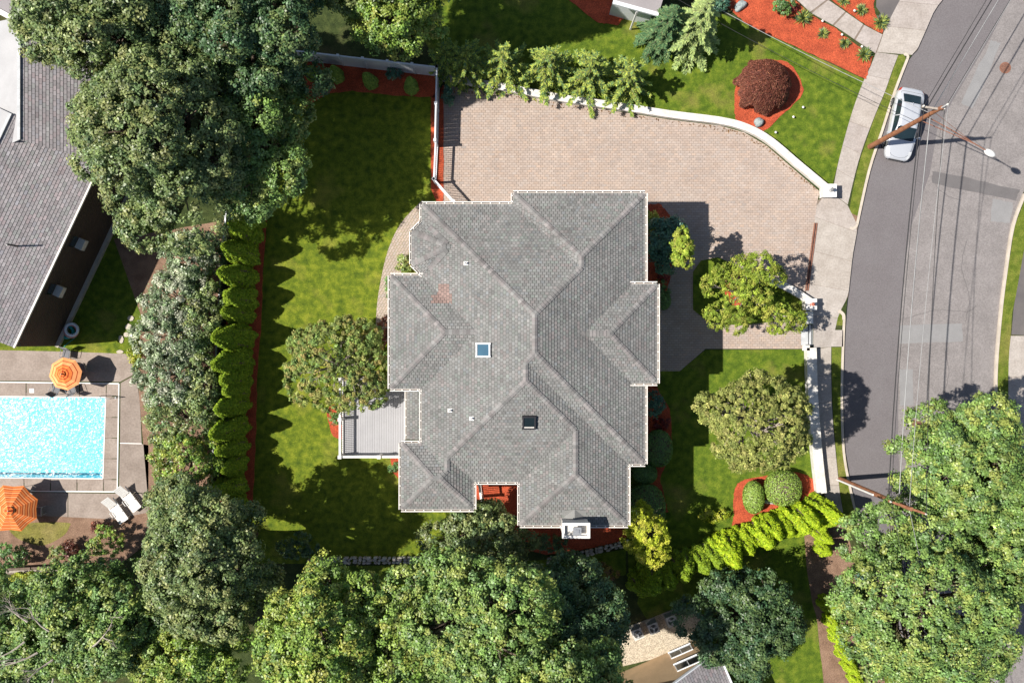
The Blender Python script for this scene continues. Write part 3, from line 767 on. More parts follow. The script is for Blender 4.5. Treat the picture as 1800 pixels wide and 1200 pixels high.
o = sh_mb.build('shingles', MT['shingle'], roof_o); o['kind'] = 'stuff'
segs = [((-5.20, 7.92), (1.24, 1.48)), ((1.24, 1.48), (1.24, -0.63)), ((3.875, 4.115), (1.24, 1.48)), ((3.875, 4.755), (3.875, 4.115)), ((0.07, 8.56), (3.875, 4.755)), ((7.68, 8.56), (3.875, 4.755)),
        ((7.68, -7.07), (1.24, -0.63)), ((0.745, -1.125), (1.24, -0.63)), ((0.745, -2.155), (0.745, -1.125)), ((-3.70, -6.60), (0.745, -2.155)), ((3.57, -4.98), (0.745, -2.155)),
        ((3.57, -7.48), (3.57, -4.98)), ((0.45, -10.6), (3.57, -7.48)), ((6.69, -10.6), (3.57, -7.48)), ((-3.70, -7.35), (-3.70, -6.60)), ((-3.70, -7.35), (-4.115, -7.765)), ((-4.485, -7.765), (-4.115, -7.765)),
        ((-6.40, -9.68), (-4.485, -7.765)), ((-2.20, -9.68), (-4.115, -7.765)), ((-6.40, -5.85), (-4.485, -7.765)), ((-7.03, -2.73), (-3.765, 0.535)), ((-7.03, 3.80), (-3.765, 0.535)), ((-3.765, 0.535), (-1.95, 0.535)),
        ((8.32, 3.29), (5.475, 0.445)), ((8.32, -2.40), (5.475, 0.445)), ((5.475, 0.445), (3.92, 0.445))]
bay_ap = (-3.62, 5.39)
segs += [((-5.785, 6.33), (-3.75, 5.45)), ((-5.785, 4.45), (-3.75, 5.32)), ((-4.75, 6.55), (-3.70, 5.55)), ((-4.75, 4.15), (-3.70, 5.22))]
ridge_caps(rf, segs, roof_o, MT['shingle'])
# walls below the eaves, set in from the roof edge
foot = [(-5.20, 7.92), (0.07, 7.92), (0.07, 8.56), (7.68, 8.56), (7.68, 3.29), (8.32, 3.29), (8.32, -2.40), (7.68, -2.40), (7.68, -7.07), (6.69, -7.07), (6.69, -10.6), (0.45, -10.6), (0.45, -8.1), (-2.2, -8.1),
        (-2.2, -9.68), (-6.4, -9.68), (-6.4, -5.85), (-5.2, -5.85), (-5.2, -2.73), (-7.03, -2.73), (-7.03, 3.80), (-5.13, 3.80), (-5.785, 4.45), (-5.785, 6.33), (-5.20, 6.92)]
def inset(poly, d):
    if area2(poly) < 0: poly = poly[::-1]
    n = len(poly); out = []
    for i in range(n):
        p0, p1, p2 = Vector(poly[i - 1]), Vector(poly[i]), Vector(poly[(i + 1) % n])
        t1 = (p1 - p0).normalized(); t2 = (p2 - p1).normalized(); n1 = Vector((-t1.y, t1.x)); n2 = Vector((-t2.y, t2.x))
        m = n1 + n2; k = d / max(0.3, 1 + n1.dot(n2)); out.append((p1.x + m.x * k, p1.y + m.y * k))
    return out
def loop_wall(poly, z0, z1):
    if area2(poly) < 0: poly = poly[::-1]
    n = len(poly); mb = MB()
    mb.add([(p[0], p[1], z0) for p in poly] + [(p[0], p[1], z1) for p in poly], [(i, (i + 1) % n, n + (i + 1) % n, n + i) for i in range(n)])
    return mb
loop_wall(inset(foot, 0.42), -0.1, 6.16).build('wall', MT['stucco'], house)
sof = MB(); ins_ = inset(foot, 0.45); fo = foot if area2(foot) > 0 else foot[::-1]
for i in range(len(fo)):
    j = (i + 1) % len(fo)
    sof.add([(*fo[i], 6.14), (*fo[j], 6.14), (*ins_[j], 6.14), (*ins_[i], 6.14)], [(0, 3, 2, 1)])
sof.build('soffit', MT['white'], house)
fo2 = foot
for i in range(len(fo2)):
    a, b = Vector(fo2[i]), Vector(fo2[(i + 1) % len(fo2)])
    t = (b - a).normalized(); n = Vector((-t.y, t.x)); mid = (a + b) / 2
    if inside(tuple(mid + n * 0.05), fo2): n = -n
    zz = 6.55 if (min(a.x, b.x) > 7.6 and -2.41 <= min(a.y, b.y) and max(a.y, b.y) <= 3.3 and max(a.x, b.x) > 8) else E0
    ext = 0.0
    if zz > 6.3 and abs(t.x) > .5:       # returns of the entrance bay run back over the main slope
        if a.x < b.x: a = Vector((6.78, a.y))
        else: b = Vector((6.78, b.y))
    gutter(a, b, zz, (n.x, n.y), house)
# low roof of the projection beside the deck
lx0, lx1, ly0, ly1, lz = -6.32, -5.22, -5.88, -2.70, 4.1
lr = Roof(); lr.rect(lx0, lx1, ly0, ly1, lz, 0.35, 'W')
mb = MB()
shingle_mesh(mb, (1, 0, lx0, 0, lz, 0.35), [[(lx0, ly0), (lx1, ly0), (lx1, ly1), (lx0, ly1)]], 0.226, 0.162, rnd)
lb = MB().add([(lx0, ly0, lz), (lx1, ly0, lz + .35 * (lx1 - lx0)), (lx1, ly1, lz + .35 * (lx1 - lx0)), (lx0, ly1, lz)], [(0, 1, 2, 3)]).build('lower_roof', MT['deckboard_roof'], house)
o = mb.build('shingles', MT['shingle'], lb); o['kind'] = 'stuff'
gutter((lx0, ly0), (lx0, ly1), lz, (-1, 0), house)
MB().box(((lx0 + lx1) / 2 + .25, (ly0 + ly1) / 2, lz / 2 - .05), (lx1 - lx0, ly1 - ly0 - .1, lz - .1)).build('wall', MT['stucco'], house)
# skylights
def skylight(u, v, w, h, slope, glass, lab, dz):
    pz = 8.0
    for _ in range(4):
        p = P(u, v, pz); pz = rf.z(p.x, p.y)
    sk = empty('skylight', (p.x, p.y, pz + 0.02)); sk.parent = house; sk['label'] = lab
    sk.rotation_euler = slope
    mb = MB(); th = 0.16
    for (cx, cy, sx, sy) in ((0, h / 2, w + .12, .08), (0, -h / 2, w + .12, .08), (w / 2, 0, .08, h - .08), (-w / 2, 0, .08, h - .08)): mb.box((cx, cy, th / 2), (sx, sy, th))
    mb.build('frame', MT['greymetal'] if glass == 'skyglass' else MT['dark'], sk)
    MB().box((0, 0, th - .05), (w - .06, h - .06, .02)).build('pane', MT[glass], sk)
    return sk
skylight(851, 615, 0.80, 0.72, (0, -math.atan(PT), 0), 'skyglass', 'blue glass skylight on the west slope', 0)
s2 = skylight(930, 741, 0.66, 0.74, (math.atan(PT), 0, 0), 'darkglass', 'dark glass skylight on the south slope', 0)
MB().box((0, -0.30, .125), (0.56, .10, .02)).build('blind', MT['cream'], s2)
for (u, v) in ((819, 463), (791, 721), (829, 735)):
    pz = 7.5
    for _ in range(4): p = P(u, v, pz); pz = rf.z(p.x, p.y)
    vp = MB()
    vp.lathe([(0.055, -0.1), (0.055, 0.28), (0.04, 0.28), (0.04, 0.2)], (p.x, p.y, pz), 12); vp.box((p.x, p.y, pz + .04), (.26, .22, .05))
    vp.build('vent_pipe', MT['white'], house)
# chimney on the south wall
ch = empty('chimney', (0, 0, 0)); ch.parent = house
ctop = 7.7
cq = [P(u, v, ctop) for u, v in ((988, 918), (1037, 918), (1037, 945), (988, 945))]
x0, x1, y1, y0 = cq[0].x, cq[1].x, cq[0].y, cq[2].y
cw = MB()
cw.box(((x0 + x1) / 2, (y0 + y1) / 2, ctop / 2 - .06), (x1 - x0 - .1, y1 - y0 - .1, ctop - .12)); cw.build('stack', MT['stucco'], ch)
cp = MB(); tk = .14
for (c, s) in ((((x0 + x1) / 2, y1 - tk / 2), (x1 - x0, tk)), (((x0 + x1) / 2, y0 + tk / 2), (x1 - x0, tk)), ((x0 + tk / 2, (y0 + y1) / 2), (tk, y1 - y0 - 2 * tk)), ((x1 - tk / 2, (y0 + y1) / 2), (tk, y1 - y0 - 2 * tk))):
    cp.box((*c, ctop - .02), (*s, .26))
cp.build('coping', MT['white'], ch)
cxm, cym = (x0 + x1) / 2 + .05, (y0 + y1) / 2
fl = MB(); fl.box((cxm, cym, ctop - .06), (.34, .34, .12)); fl.tube([(cxm, cym, ctop), (cxm, cym, ctop + .22)], .12, 12); fl.box((cxm, cym, ctop + .26), (.46, .44, .05)); fl.box((cxm, cym, ctop + .30), (.2, .2, .04))
fl.build('flue_cap', MT['greymetal'], ch)
cr = MB(); rfx = (x0 + x1) / 2
crz = rf.z(rfx, -10.3)
cr.add([(x0 + .1, y1 - .02, 6.4), (x1 - .1, y1 - .02, 6.4), (x1 - .1, y1 + .45, 6.62), (x0 + .1, y1 + .45, 6.62), (rfx, y1 - .02, 6.75), (rfx, y1 + .55, 6.72)], [(0, 1, 4), (0, 4, 5, 3), (1, 2, 5, 4)])
cr.build('cricket', MT['shingle'], ch)

# ------------------------------------------------------------------ neighbour's grey house at the left edge
nh = empty('house', (0, 0, 0), 0, 'grey shingled house with brown walls at the left edge beside the pool', 'house')
EZ = 4.9; RZ = 6.9
def proj(pts, z): return [P(u, v, z) for u, v in pts]
eA, eB, eC = P(168, 302, EZ), P(23, 610, EZ), P(205, 222, EZ)
edir = (eA - eB).normalized(); en = Vector((edir.y, -edir.x, 0))          # outward (towards the garden)
wdt = 4.7
def lower_plane():
    A, B = eA + edir * 1.0, eB
    return A, B, A - en * wdt + Vector((0, 0, RZ - EZ)), B - en * wdt + Vector((0, 0, RZ - EZ))
A, B, A2, B2 = lower_plane()
roofn = MB(); 
pts_low = [A, B, B2, A2]
roofn.add(pts_low, [(3, 2, 1, 0)])
A3 = A2 - en * wdt - Vector((0, 0, RZ - EZ)); B3 = B2 - en * wdt - Vector((0, 0, RZ - EZ))
roofn.add([A2, B2, B3, A3], [(3, 2, 1, 0)], 1)
# upper wing: ridge runs straight up the picture
rx = P(34, 238, RZ).x; ry0 = P(34, 246, RZ).y; ry1 = P(34, 30, RZ).y; ux = rx + wdt
up = [Vector((ux, ry0 - 1.2, EZ)), Vector((ux, ry1, EZ)), Vector((rx, ry1, RZ)), Vector((rx, ry0, RZ))]
up_w = [Vector((rx, ry1, RZ)), Vector((rx - wdt, ry1, EZ)), Vector((rx - wdt, ry0 - 1, EZ)), Vector((rx, ry0, RZ))]
roofn.add(up, [(0, 1, 2, 3)]); roofn.add(up_w, [(0, 1, 2, 3)], 1)
rn = roofn.build('roof', [MT['deckboard_roof'], MT['membrane']], nh)
mbs = MB(); pn = (RZ - EZ) / wdt
def plane_shingles(mb, o3, inward, quad, e, p, w=0.30, c=0.165, tint=None):
    q = [(v.x, v.y) for v in quad]
    shingle_mesh(mb, (inward.x, inward.y, o3.x, o3.y, e, p), [q if area2(q) > 0 else q[::-1]], w, c, rnd, 0.018, 0.02, tint)
plane_shingles(mbs, B, -en, pts_low, EZ, pn)
plane_shingles(mbs, up[0], Vector((-1, 0, 0)), up, EZ, pn)
o = mbs.build('shingles', MT['shingle_b'], rn); o['kind'] = 'stuff'
rc = MB(); rc.bar(A2 + Vector((0, 0, .05)), B2 + Vector((0, 0, .05)), .16, .05); rc.build('ridge_vent', MT['trim_grey'], rn)
rc = MB(); rc.bar(up[2] + Vector((0, 0, .05)), up[3] + Vector((0, 0, .05)), .16, .05); rc.build('ridge_vent', MT['trim_grey'], rn)
gt = MB(); gt.bar(A + en * .07, B + en * .07, .10, .12); gt.build('gutter', MT['gutter'], nh)
# east wall with siding boards, base course, end wall
wA, wB = A - en * 0.10, B - en * 0.10
wl = MB(); wl.add([(wA.x, wA.y, 0), (wB.x, wB.y, 0), (wB.x, wB.y, EZ - .02), (wA.x, wA.y, EZ - .02)], [(0, 1, 2, 3)[::-1]])
bw = B - en * (2 * wdt - .1)
wl.add([(wB.x, wB.y, 0), (bw.x, bw.y, 0), (bw.x, bw.y, EZ), (B2.x, B2.y, RZ - .05), (wB.x, wB.y, EZ - .02)], [(0, 1, 2, 3, 4)[::-1]])
wl.build('wall', MT['siding'], nh)
for k in range(20):
    z = 0.35 + k * 0.22; sb = MB(); sb.bar(Vector((wA.x, wA.y, z)) + en * .02, Vector((wB.x, wB.y, z)) + en * .02, .03, .20); sb.build('siding_board', MT['siding'], nh)
bs = MB(); bs.bar(Vector((wA.x, wA.y, .12)) + en * .14, Vector((wB.x, wB.y, .12)) + en * .14, .28, .26); bs.build('base_course', MT['kerb'], nh)
def along(u, v, z):                     # point of the east wall nearest a photograph position
    p = P(u, v, z); t = (Vector((p.x, p.y, 0)) - Vector((wB.x, wB.y, 0))).dot(edir); return Vector((wB.x, wB.y, z)) + edir * t
wr = math.atan2(edir.y, edir.x)
for (u, v) in ((119, 420), (81, 504)):
    p = along(u, v, 3.7)
    w = empty('window', p, wr); w.parent = nh
    fr = MB(); fr.box((0, -.04, -.15), (.8, .08, 1.0)); fr.build('frame', MT['siding'], w)
    MB().box((0, -.07, .05), (.70, .06, .5)).build('pane', MT['darkglass'], w)
    ac = MB(); ac.box((0, -.28, -.55), (.66, .46, .42)); ac.build('air_conditioner', MT['cream'], w)
p = P(27, 432, 5.9); MB().tube([(p.x, p.y, 5.4), (p.x, p.y, 6.75)], .05, 10).build('vent_pipe', MT['dark'], nh)
p = P(15, 431, 6.2); MB().lathe([(.05, 0), (.05, .12), (.01, .14)], (p.x, p.y, 6.25), 10).build('vent_pipe', MT['white'], nh)
# dark gable of yet another roof in the very corner
ng = empty('house', (0, 0, 0), 0, 'sliver of a dark roof with white edge in the top left corner', 'house')
q = [P(-60, -60, 4.5), P(14, -60, 4.5), P(31, 38, 4.5), P(-60, -12, 4.5)]
m_ = MB().add([Vector((v.x, v.y, 4.5)) for v in q] + [Vector((v.x, v.y, 4.3)) for v in q], [(0, 1, 2, 3)[::-1], (4, 5, 6, 7), (0, 1, 5, 4), (1, 2, 6, 5), (2, 3, 7, 6), (3, 0, 4, 7)]); m_.build('roof', MT['shingle_b'], ng)
m_ = MB(); m_.bar(q[2] + Vector((0, 0, .03)), q[3] + Vector((0, 0, .03)), .3, .12); m_.build('fascia', MT['white'], ng)
m_ = MB(); m_.prism([(v.x * .97 + q[0].x * .03 - .3, v.y * .97 + q[0].y * .03 + .3) for v in q], -.1, 4.3); m_.build('wall', MT['trim_grey'], ng)

# ------------------------------------------------------------------ beige house at the bottom
bh = empty('house', (0, 0, 0), 0, 'beige stucco house with a dark gable roof at the bottom edge', 'house')
ea = P(1260, 1145, 3.7); ed = Vector((0.40, -0.917, 0)); rk = Vector((-0.917, -0.40, 0)); hw = 4.2; pit = 0.52
ea.z = 3.7; E3 = ea + ed * 9; Rg = ea + rk * hw + Vector((0, 0, hw * pit)); Rg2 = Rg + ed * 9; F = ea + rk * 2 * hw; F2 = F + ed * 9
m_ = MB().add([ea, E3, Rg2, Rg], [(0, 1, 2, 3)[::-1]]).add([Rg, Rg2, F2, F], [(0, 1, 2, 3)[::-1]]); ro = m_.build('roof', MT['deckboard_roof'], bh)
mbs = MB()
plane_shingles(mbs, ea, rk, [ea, E3, Rg2, Rg], 3.7, pit); plane_shingles(mbs, F, -rk, [Rg, Rg2, F2, F], 3.7, pit)
o = mbs.build('shingles', MT['shingle_b'], ro); o['kind'] = 'stuff'
m_ = MB(); m_.bar(ea - ed * .04, Rg - ed * .04, .07, .2); m_.bar(Rg - ed * .04, F - ed * .04, .07, .2); m_.build('rake_board', MT['vinyl'], bh)
m_ = MB(); m_.bar(ea - rk * .06, E3 - rk * .06, .12, .12); m_.build('gutter', MT['vinyl'], bh)
w0 = ea + ed * .35 + rk * .25; w0.z = 0; w1 = w0 + rk * (2 * hw - .5)
wl = MB(); top0 = 3.7 + .25 * pit - .06; topm = 3.7 + hw * pit - .06; wm = (w0 + w1) / 2
wl.add([(w0.x, w0.y, -.1), (w1.x, w1.y, -.1), (w1.x, w1.y, top0), (wm.x, wm.y, topm), (w0.x, w0.y, top0)], [(0, 1, 2, 3, 4)[::-1]])
wr1 = w0 + ed * 8
wl.add([(w0.x, w0.y, -.1), (w0.x, w0.y, top0), (wr1.x, wr1.y, top0), (wr1.x, wr1.y, -.1)], [(0, 1, 2, 3)[::-1]])
wl.build('wall', MT['beige'], bh)
m_ = MB(); m_.bar(Vector((w0.x, w0.y, -.05)) - ed * .02 + rk * .18, Vector((w0.x, w0.y, top0)) - ed * .02 + rk * .18, .36, .06); m_.build('corner_board', MT['trim_grey'], bh)
def bwin(u, v, z, ww, hh, lab):
    p = P(u, v, z); t = (Vector((p.x, p.y, 0)) - w0).dot(rk); c = w0 + rk * t; c.z = z
    w = empty('window', c, math.atan2(-rk.y, -rk.x)); w.parent = bh
    fr = MB(); 
    for (x, zz, sx, sz) in ((0, hh / 2, ww + .06, .06), (0, -hh / 2, ww + .06, .06), (ww / 2, 0, .06, hh), (-ww / 2, 0, .06, hh), (0, 0, .05, hh)): fr.box((x, .03, zz), (sx, .06, sz))
    fr.build('frame', MT['vinyl'], w)
    for sx in (-1, 1): MB().box((sx * ww / 4, .02, 0), (ww / 2 - .08, .04, hh - .08)).build('pane', MT['darkglass'], w)
    MB().box((0, .06, -hh / 2 - .05), (ww + .14, .1, .05)).build('sill', MT['vinyl'], w)
bwin(1191, 1131, 0.75, 1.45, .85, 'lower'); bwin(1208, 1161, 2.75, 1.6, .95, 'upper')

# ------------------------------------------------------------------ corner of the blue house at the top
bl = empty('house', (0, 0, 0), 0, 'pale blue house corner with white eave at the top edge', 'house')
a = P(1078, 2, 3.2); b = P(1158, 24, 3.2); dd = (b - a).normalized(); nn = Vector((dd.y, -dd.x, 0)); up3 = -nn
m_ = MB().add([a, b, b + up3 * 4 + Vector((0, 0, 1.8)), a + up3 * 4 + Vector((0, 0, 1.8))], [(0, 1, 2, 3)]); m_.build('roof', MT['shingle_b'], bl)
m_ = MB(); m_.bar(a + nn * .08, b + nn * .08 , .22, .16); m_.build('gutter', MT['vinyl'], bl)
m_ = MB(); c0, c1 = a + up3 * .4, b + up3 * .4 - dd * .3
m_.prism([(c0.x, c0.y), (c1.x, c1.y), ((c1 + up3 * 5).x, (c1 + up3 * 5).y), ((c0 + up3 * 5).x, (c0 + up3 * 5).y)], -.1, 3.15); m_.build('wall', MT['vinyl'], bl)
m_ = MB(); mp_ = a + (b - a) * .55; m_.bar(mp_ + nn * .1 + Vector((0, 0, -.3)), mp_ + nn * .15 + Vector((0, 0, -3.2)), .1, .1); m_.build('downspout', MT['white'], bl)

# ------------------------------------------------------------------ deck behind the house
dk = empty('deck', (0, 0, 0), 0, 'raised grey board deck with white railing behind the house', 'deck')
DZ = 1.15
dx0, dy1 = PX(601, 665, DZ); dx1, dy0 = PX(712, 801, DZ)
nb = 27
for i in range(nb):
    w = (dx1 - dx0) / nb; v = random.uniform(.97, 1.03)
    MB().box((dx0 + (i + .5) * w, (dy0 + dy1) / 2, DZ - .02), (w - .010, dy1 - dy0, .04), col=(v, v, v * 1.01)).build('board', MT['deckboard'], dk)
MB().box(((dx0 + dx1) / 2, (dy0 + dy1) / 2, DZ - .17), (dx1 - dx0 - .05, dy1 - dy0 - .05, .2)).build('joists', MT['bark'], dk)
for (x, y) in ((dx0 + .1, dy0 + .1), (dx0 + .1, dy1 - .1), (dx1 - .1, dy0 + .1), (dx0 + .1, (dy0 + dy1) / 2)):
    MB().box((x, y, (DZ - .3) / 2), (.14, .14, DZ - .28)).build('leg', MT['white'], dk)
RZ_ = DZ + 0.98
def railing(a, b, parent, base_z, top_z, posts, bal=0.115, mt='white', bal_mt='white'):
    a, b = Vector(a), Vector(b); d = b - a; L = d.length; t = d / L
    MB().bar((*(a), top_z), (*(b), top_z), .13, .06).build('handrail', MT[mt], parent)
    MB().bar((*(a), base_z + .1), (*(b), base_z + .1), .06, .05).build('bottom_rail', MT[mt], parent)
    n = int(L / bal)
    for i in range(1, n):
        p = a + t * (L * i / n); MB().box((p.x, p.y, (base_z + top_z) / 2 + .03), (.035, .035, top_z - base_z - .18)).build('baluster', MT[bal_mt], parent)
    for s in posts:
        p = a + t * (L * s); MB().box((p.x, p.y, (base_z + top_z) / 2 + .02), (.17, .17, top_z - base_z + .16)).box((p.x, p.y, top_z + .11), (.22, .22, .04)).build('post', MT[mt], parent)
railing((dx0 + .07, dy0 + .07), (dx0 + .07, dy1), dk, DZ, RZ_, (0.0, 0.48, 1.0))
railing((dx0 + .07, dy0 + .07), (dx1, dy0 + .07), dk, DZ, RZ_, (0.62,))
# small side porch rail in the notch of the south side
pr = empty('porch_railing', (0, 0, 0), 0, 'white porch railing over red mulch in the notch of the south roof', 'railing')
a = PX(842, 850, 1.6); b = PX(846, 880, 1.6); railing(a, b, pr, 0.03, 1.6, (0, 1), .12)

# ------------------------------------------------------------------ vegetation
def unit(a): return a / np.maximum(np.linalg.norm(a, axis=1, keepdims=True), 1e-9)
def leaf_object(name, pos, nrm, L, W, col, m, parent, axis=None, fold=0.12):
    "one mesh of diamond leaves: pos (N,3), nrm (N,3), length/width arrays, colour (N,3)"
    N = len(pos); nrm = unit(nrm)
    if axis is None: axis = NR.normal(size=(N, 3))
    ax = unit(axis - nrm * np.sum(axis * nrm, 1, keepdims=True)); bx = np.cross(nrm, ax)
    L = np.broadcast_to(np.asarray(L, float), (N,))[:, None]; W = np.broadcast_to(np.asarray(W, float), (N,))[:, None]
    v = np.empty((N, 4, 3), np.float32)
    v[:, 0] = pos - ax * L * .5; v[:, 2] = pos + ax * L * .5
    v[:, 1] = pos - bx * W * .5 + nrm * W * fold; v[:, 3] = pos + bx * W * .5 + nrm * W * fold
    me = bpy.data.meshes.new(name)
    me.vertices.add(N * 4); me.vertices.foreach_set('co', v.ravel())
    me.loops.add(N * 4); me.loops.foreach_set('vertex_index', np.arange(N * 4, dtype=np.int32))
    me.polygons.add(N); me.polygons.foreach_set('loop_start', np.arange(0, N * 4, 4, dtype=np.int32))
    try: me.polygons.foreach_set('loop_total', np.full(N, 4, np.int32))
    except Exception: pass
    at = me.color_attributes.new('tint', 'FLOAT_COLOR', 'POINT')
    c = np.ones((N, 4, 4), np.float32); c[:, :, :3] = np.clip(col, 0.002, 1)[:, None, :]
    at.data.foreach_set('color', c.ravel())
    me.update(calc_edges=True); me.materials.append(m)
    o = bpy.data.objects.new(name, me); COL.objects.link(o)
    if parent is not None: o.parent = parent
    return o
def sphere_dirs(n, zmin=-1.0):
    z = NR.uniform(zmin, 1, n); a = NR.uniform(0, 2 * np.pi, n); r = np.sqrt(1 - z * z)
    return np.stack([r * np.cos(a), r * np.sin(a), z], 1)
def colmix(pal, n, sd=0.16):
    pal = np.array(pal); i = NR.integers(0, len(pal), n); j = NR.integers(0, len(pal), n); t = NR.random((n, 1))
    return (pal[i] * t + pal[j] * (1 - t)) * np.exp(NR.normal(0, sd, (n, 1)))

PAL = {
 'oak': [(0.090, 0.118, 0.042), (0.115, 0.145, 0.055), (0.070, 0.105, 0.045), (0.150, 0.155, 0.060)],
 'maple': [(0.085, 0.140, 0.035), (0.115, 0.170, 0.045), (0.075, 0.125, 0.045), (0.17, 0.19, 0.05)],
 'fresh': [(0.105, 0.165, 0.030), (0.145, 0.195, 0.035), (0.085, 0.140, 0.035), (0.20, 0.20, 0.045)],
 'deep2': [(0.030, 0.065, 0.030), (0.045, 0.085, 0.040), (0.055, 0.090, 0.032), (0.08, 0.115, 0.04)],
 'deep': [(0.035, 0.070, 0.030), (0.045, 0.085, 0.040), (0.055, 0.090, 0.032), (0.10, 0.125, 0.045)],
 'olive': [(0.150, 0.160, 0.045), (0.175, 0.178, 0.055), (0.115, 0.132, 0.040), (0.195, 0.180, 0.065)],
 'myrtle': [(0.110, 0.150, 0.040), (0.135, 0.165, 0.050), (0.150, 0.155, 0.050), (0.095, 0.140, 0.048), (0.20, 0.16, 0.06)],
 'chart': [(0.20, 0.25, 0.020), (0.25, 0.29, 0.030), (0.16, 0.215, 0.020), (0.28, 0.29, 0.05)],
 'limeolive': [(0.125, 0.185, 0.025), (0.165, 0.225, 0.032), (0.095, 0.15, 0.022), (0.21, 0.235, 0.05)],
 'lime': [(0.21, 0.27, 0.020), (0.27, 0.32, 0.030), (0.17, 0.235, 0.020), (0.31, 0.33, 0.05)],
 'flower': [(0.115, 0.145, 0.085), (0.150, 0.175, 0.115), (0.085, 0.125, 0.060), (0.30, 0.29, 0.25)],
 'arb': [(0.105, 0.160, 0.012), (0.135, 0.195, 0.014), (0.085, 0.135, 0.014), (0.17, 0.215, 0.016)],
 'gold': [(0.165, 0.235, 0.010), (0.21, 0.275, 0.012), (0.13, 0.20, 0.012), (0.25, 0.29, 0.016)],
 'box': [(0.115, 0.170, 0.028), (0.145, 0.195, 0.036), (0.095, 0.145, 0.030)],
 'spruce': [(0.09, 0.13, 0.030), (0.14, 0.17, 0.035), (0.20, 0.22, 0.045), (0.055, 0.095, 0.040)],
 'cedar': [(0.17, 0.21, 0.075), (0.21, 0.245, 0.095), (0.13, 0.17, 0.075)],
 'spruce_dark': [(0.035, 0.075, 0.035), (0.05, 0.09, 0.04), (0.085, 0.12, 0.05)],
 'bluegreen': [(0.030, 0.085, 0.065), (0.045, 0.10, 0.075), (0.060, 0.115, 0.075)],
 'shrub': [(0.060, 0.115, 0.030), (0.080, 0.140, 0.040), (0.050, 0.095, 0.035)],
 'maroon': [(0.115, 0.038, 0.025), (0.150, 0.052, 0.034), (0.085, 0.028, 0.022), (0.17, 0.075, 0.045)],
 'burg': [(0.12, 0.012, 0.012), (0.17, 0.018, 0.015), (0.09, 0.012, 0.012)],
 'yucca': [(0.105, 0.165, 0.085), (0.22, 0.27, 0.075), (0.075, 0.125, 0.065), (0.32, 0.33, 0.09)],
 'bronze': [(0.16, 0.11, 0.03), (0.12, 0.06, 0.03), (0.2, 0.16, 0.03)],
}
GAIN = np.array([1.78, 1.84, 1.66]); WARM = np.array([1.95, 1.75, 1.6])
def limb_points(a, b, sag=0.12, n=5):
    a, b = Vector(a), Vector(b); L = (b - a).length; pts = []
    off = Vector((random.uniform(-1, 1), random.uniform(-1, 1), random.uniform(-.3, .6))) * L * sag
    for i in range(n):
        t = i / (n - 1); pts.append(a.lerp(b, t) + off * math.sin(math.pi * t))
    return pts
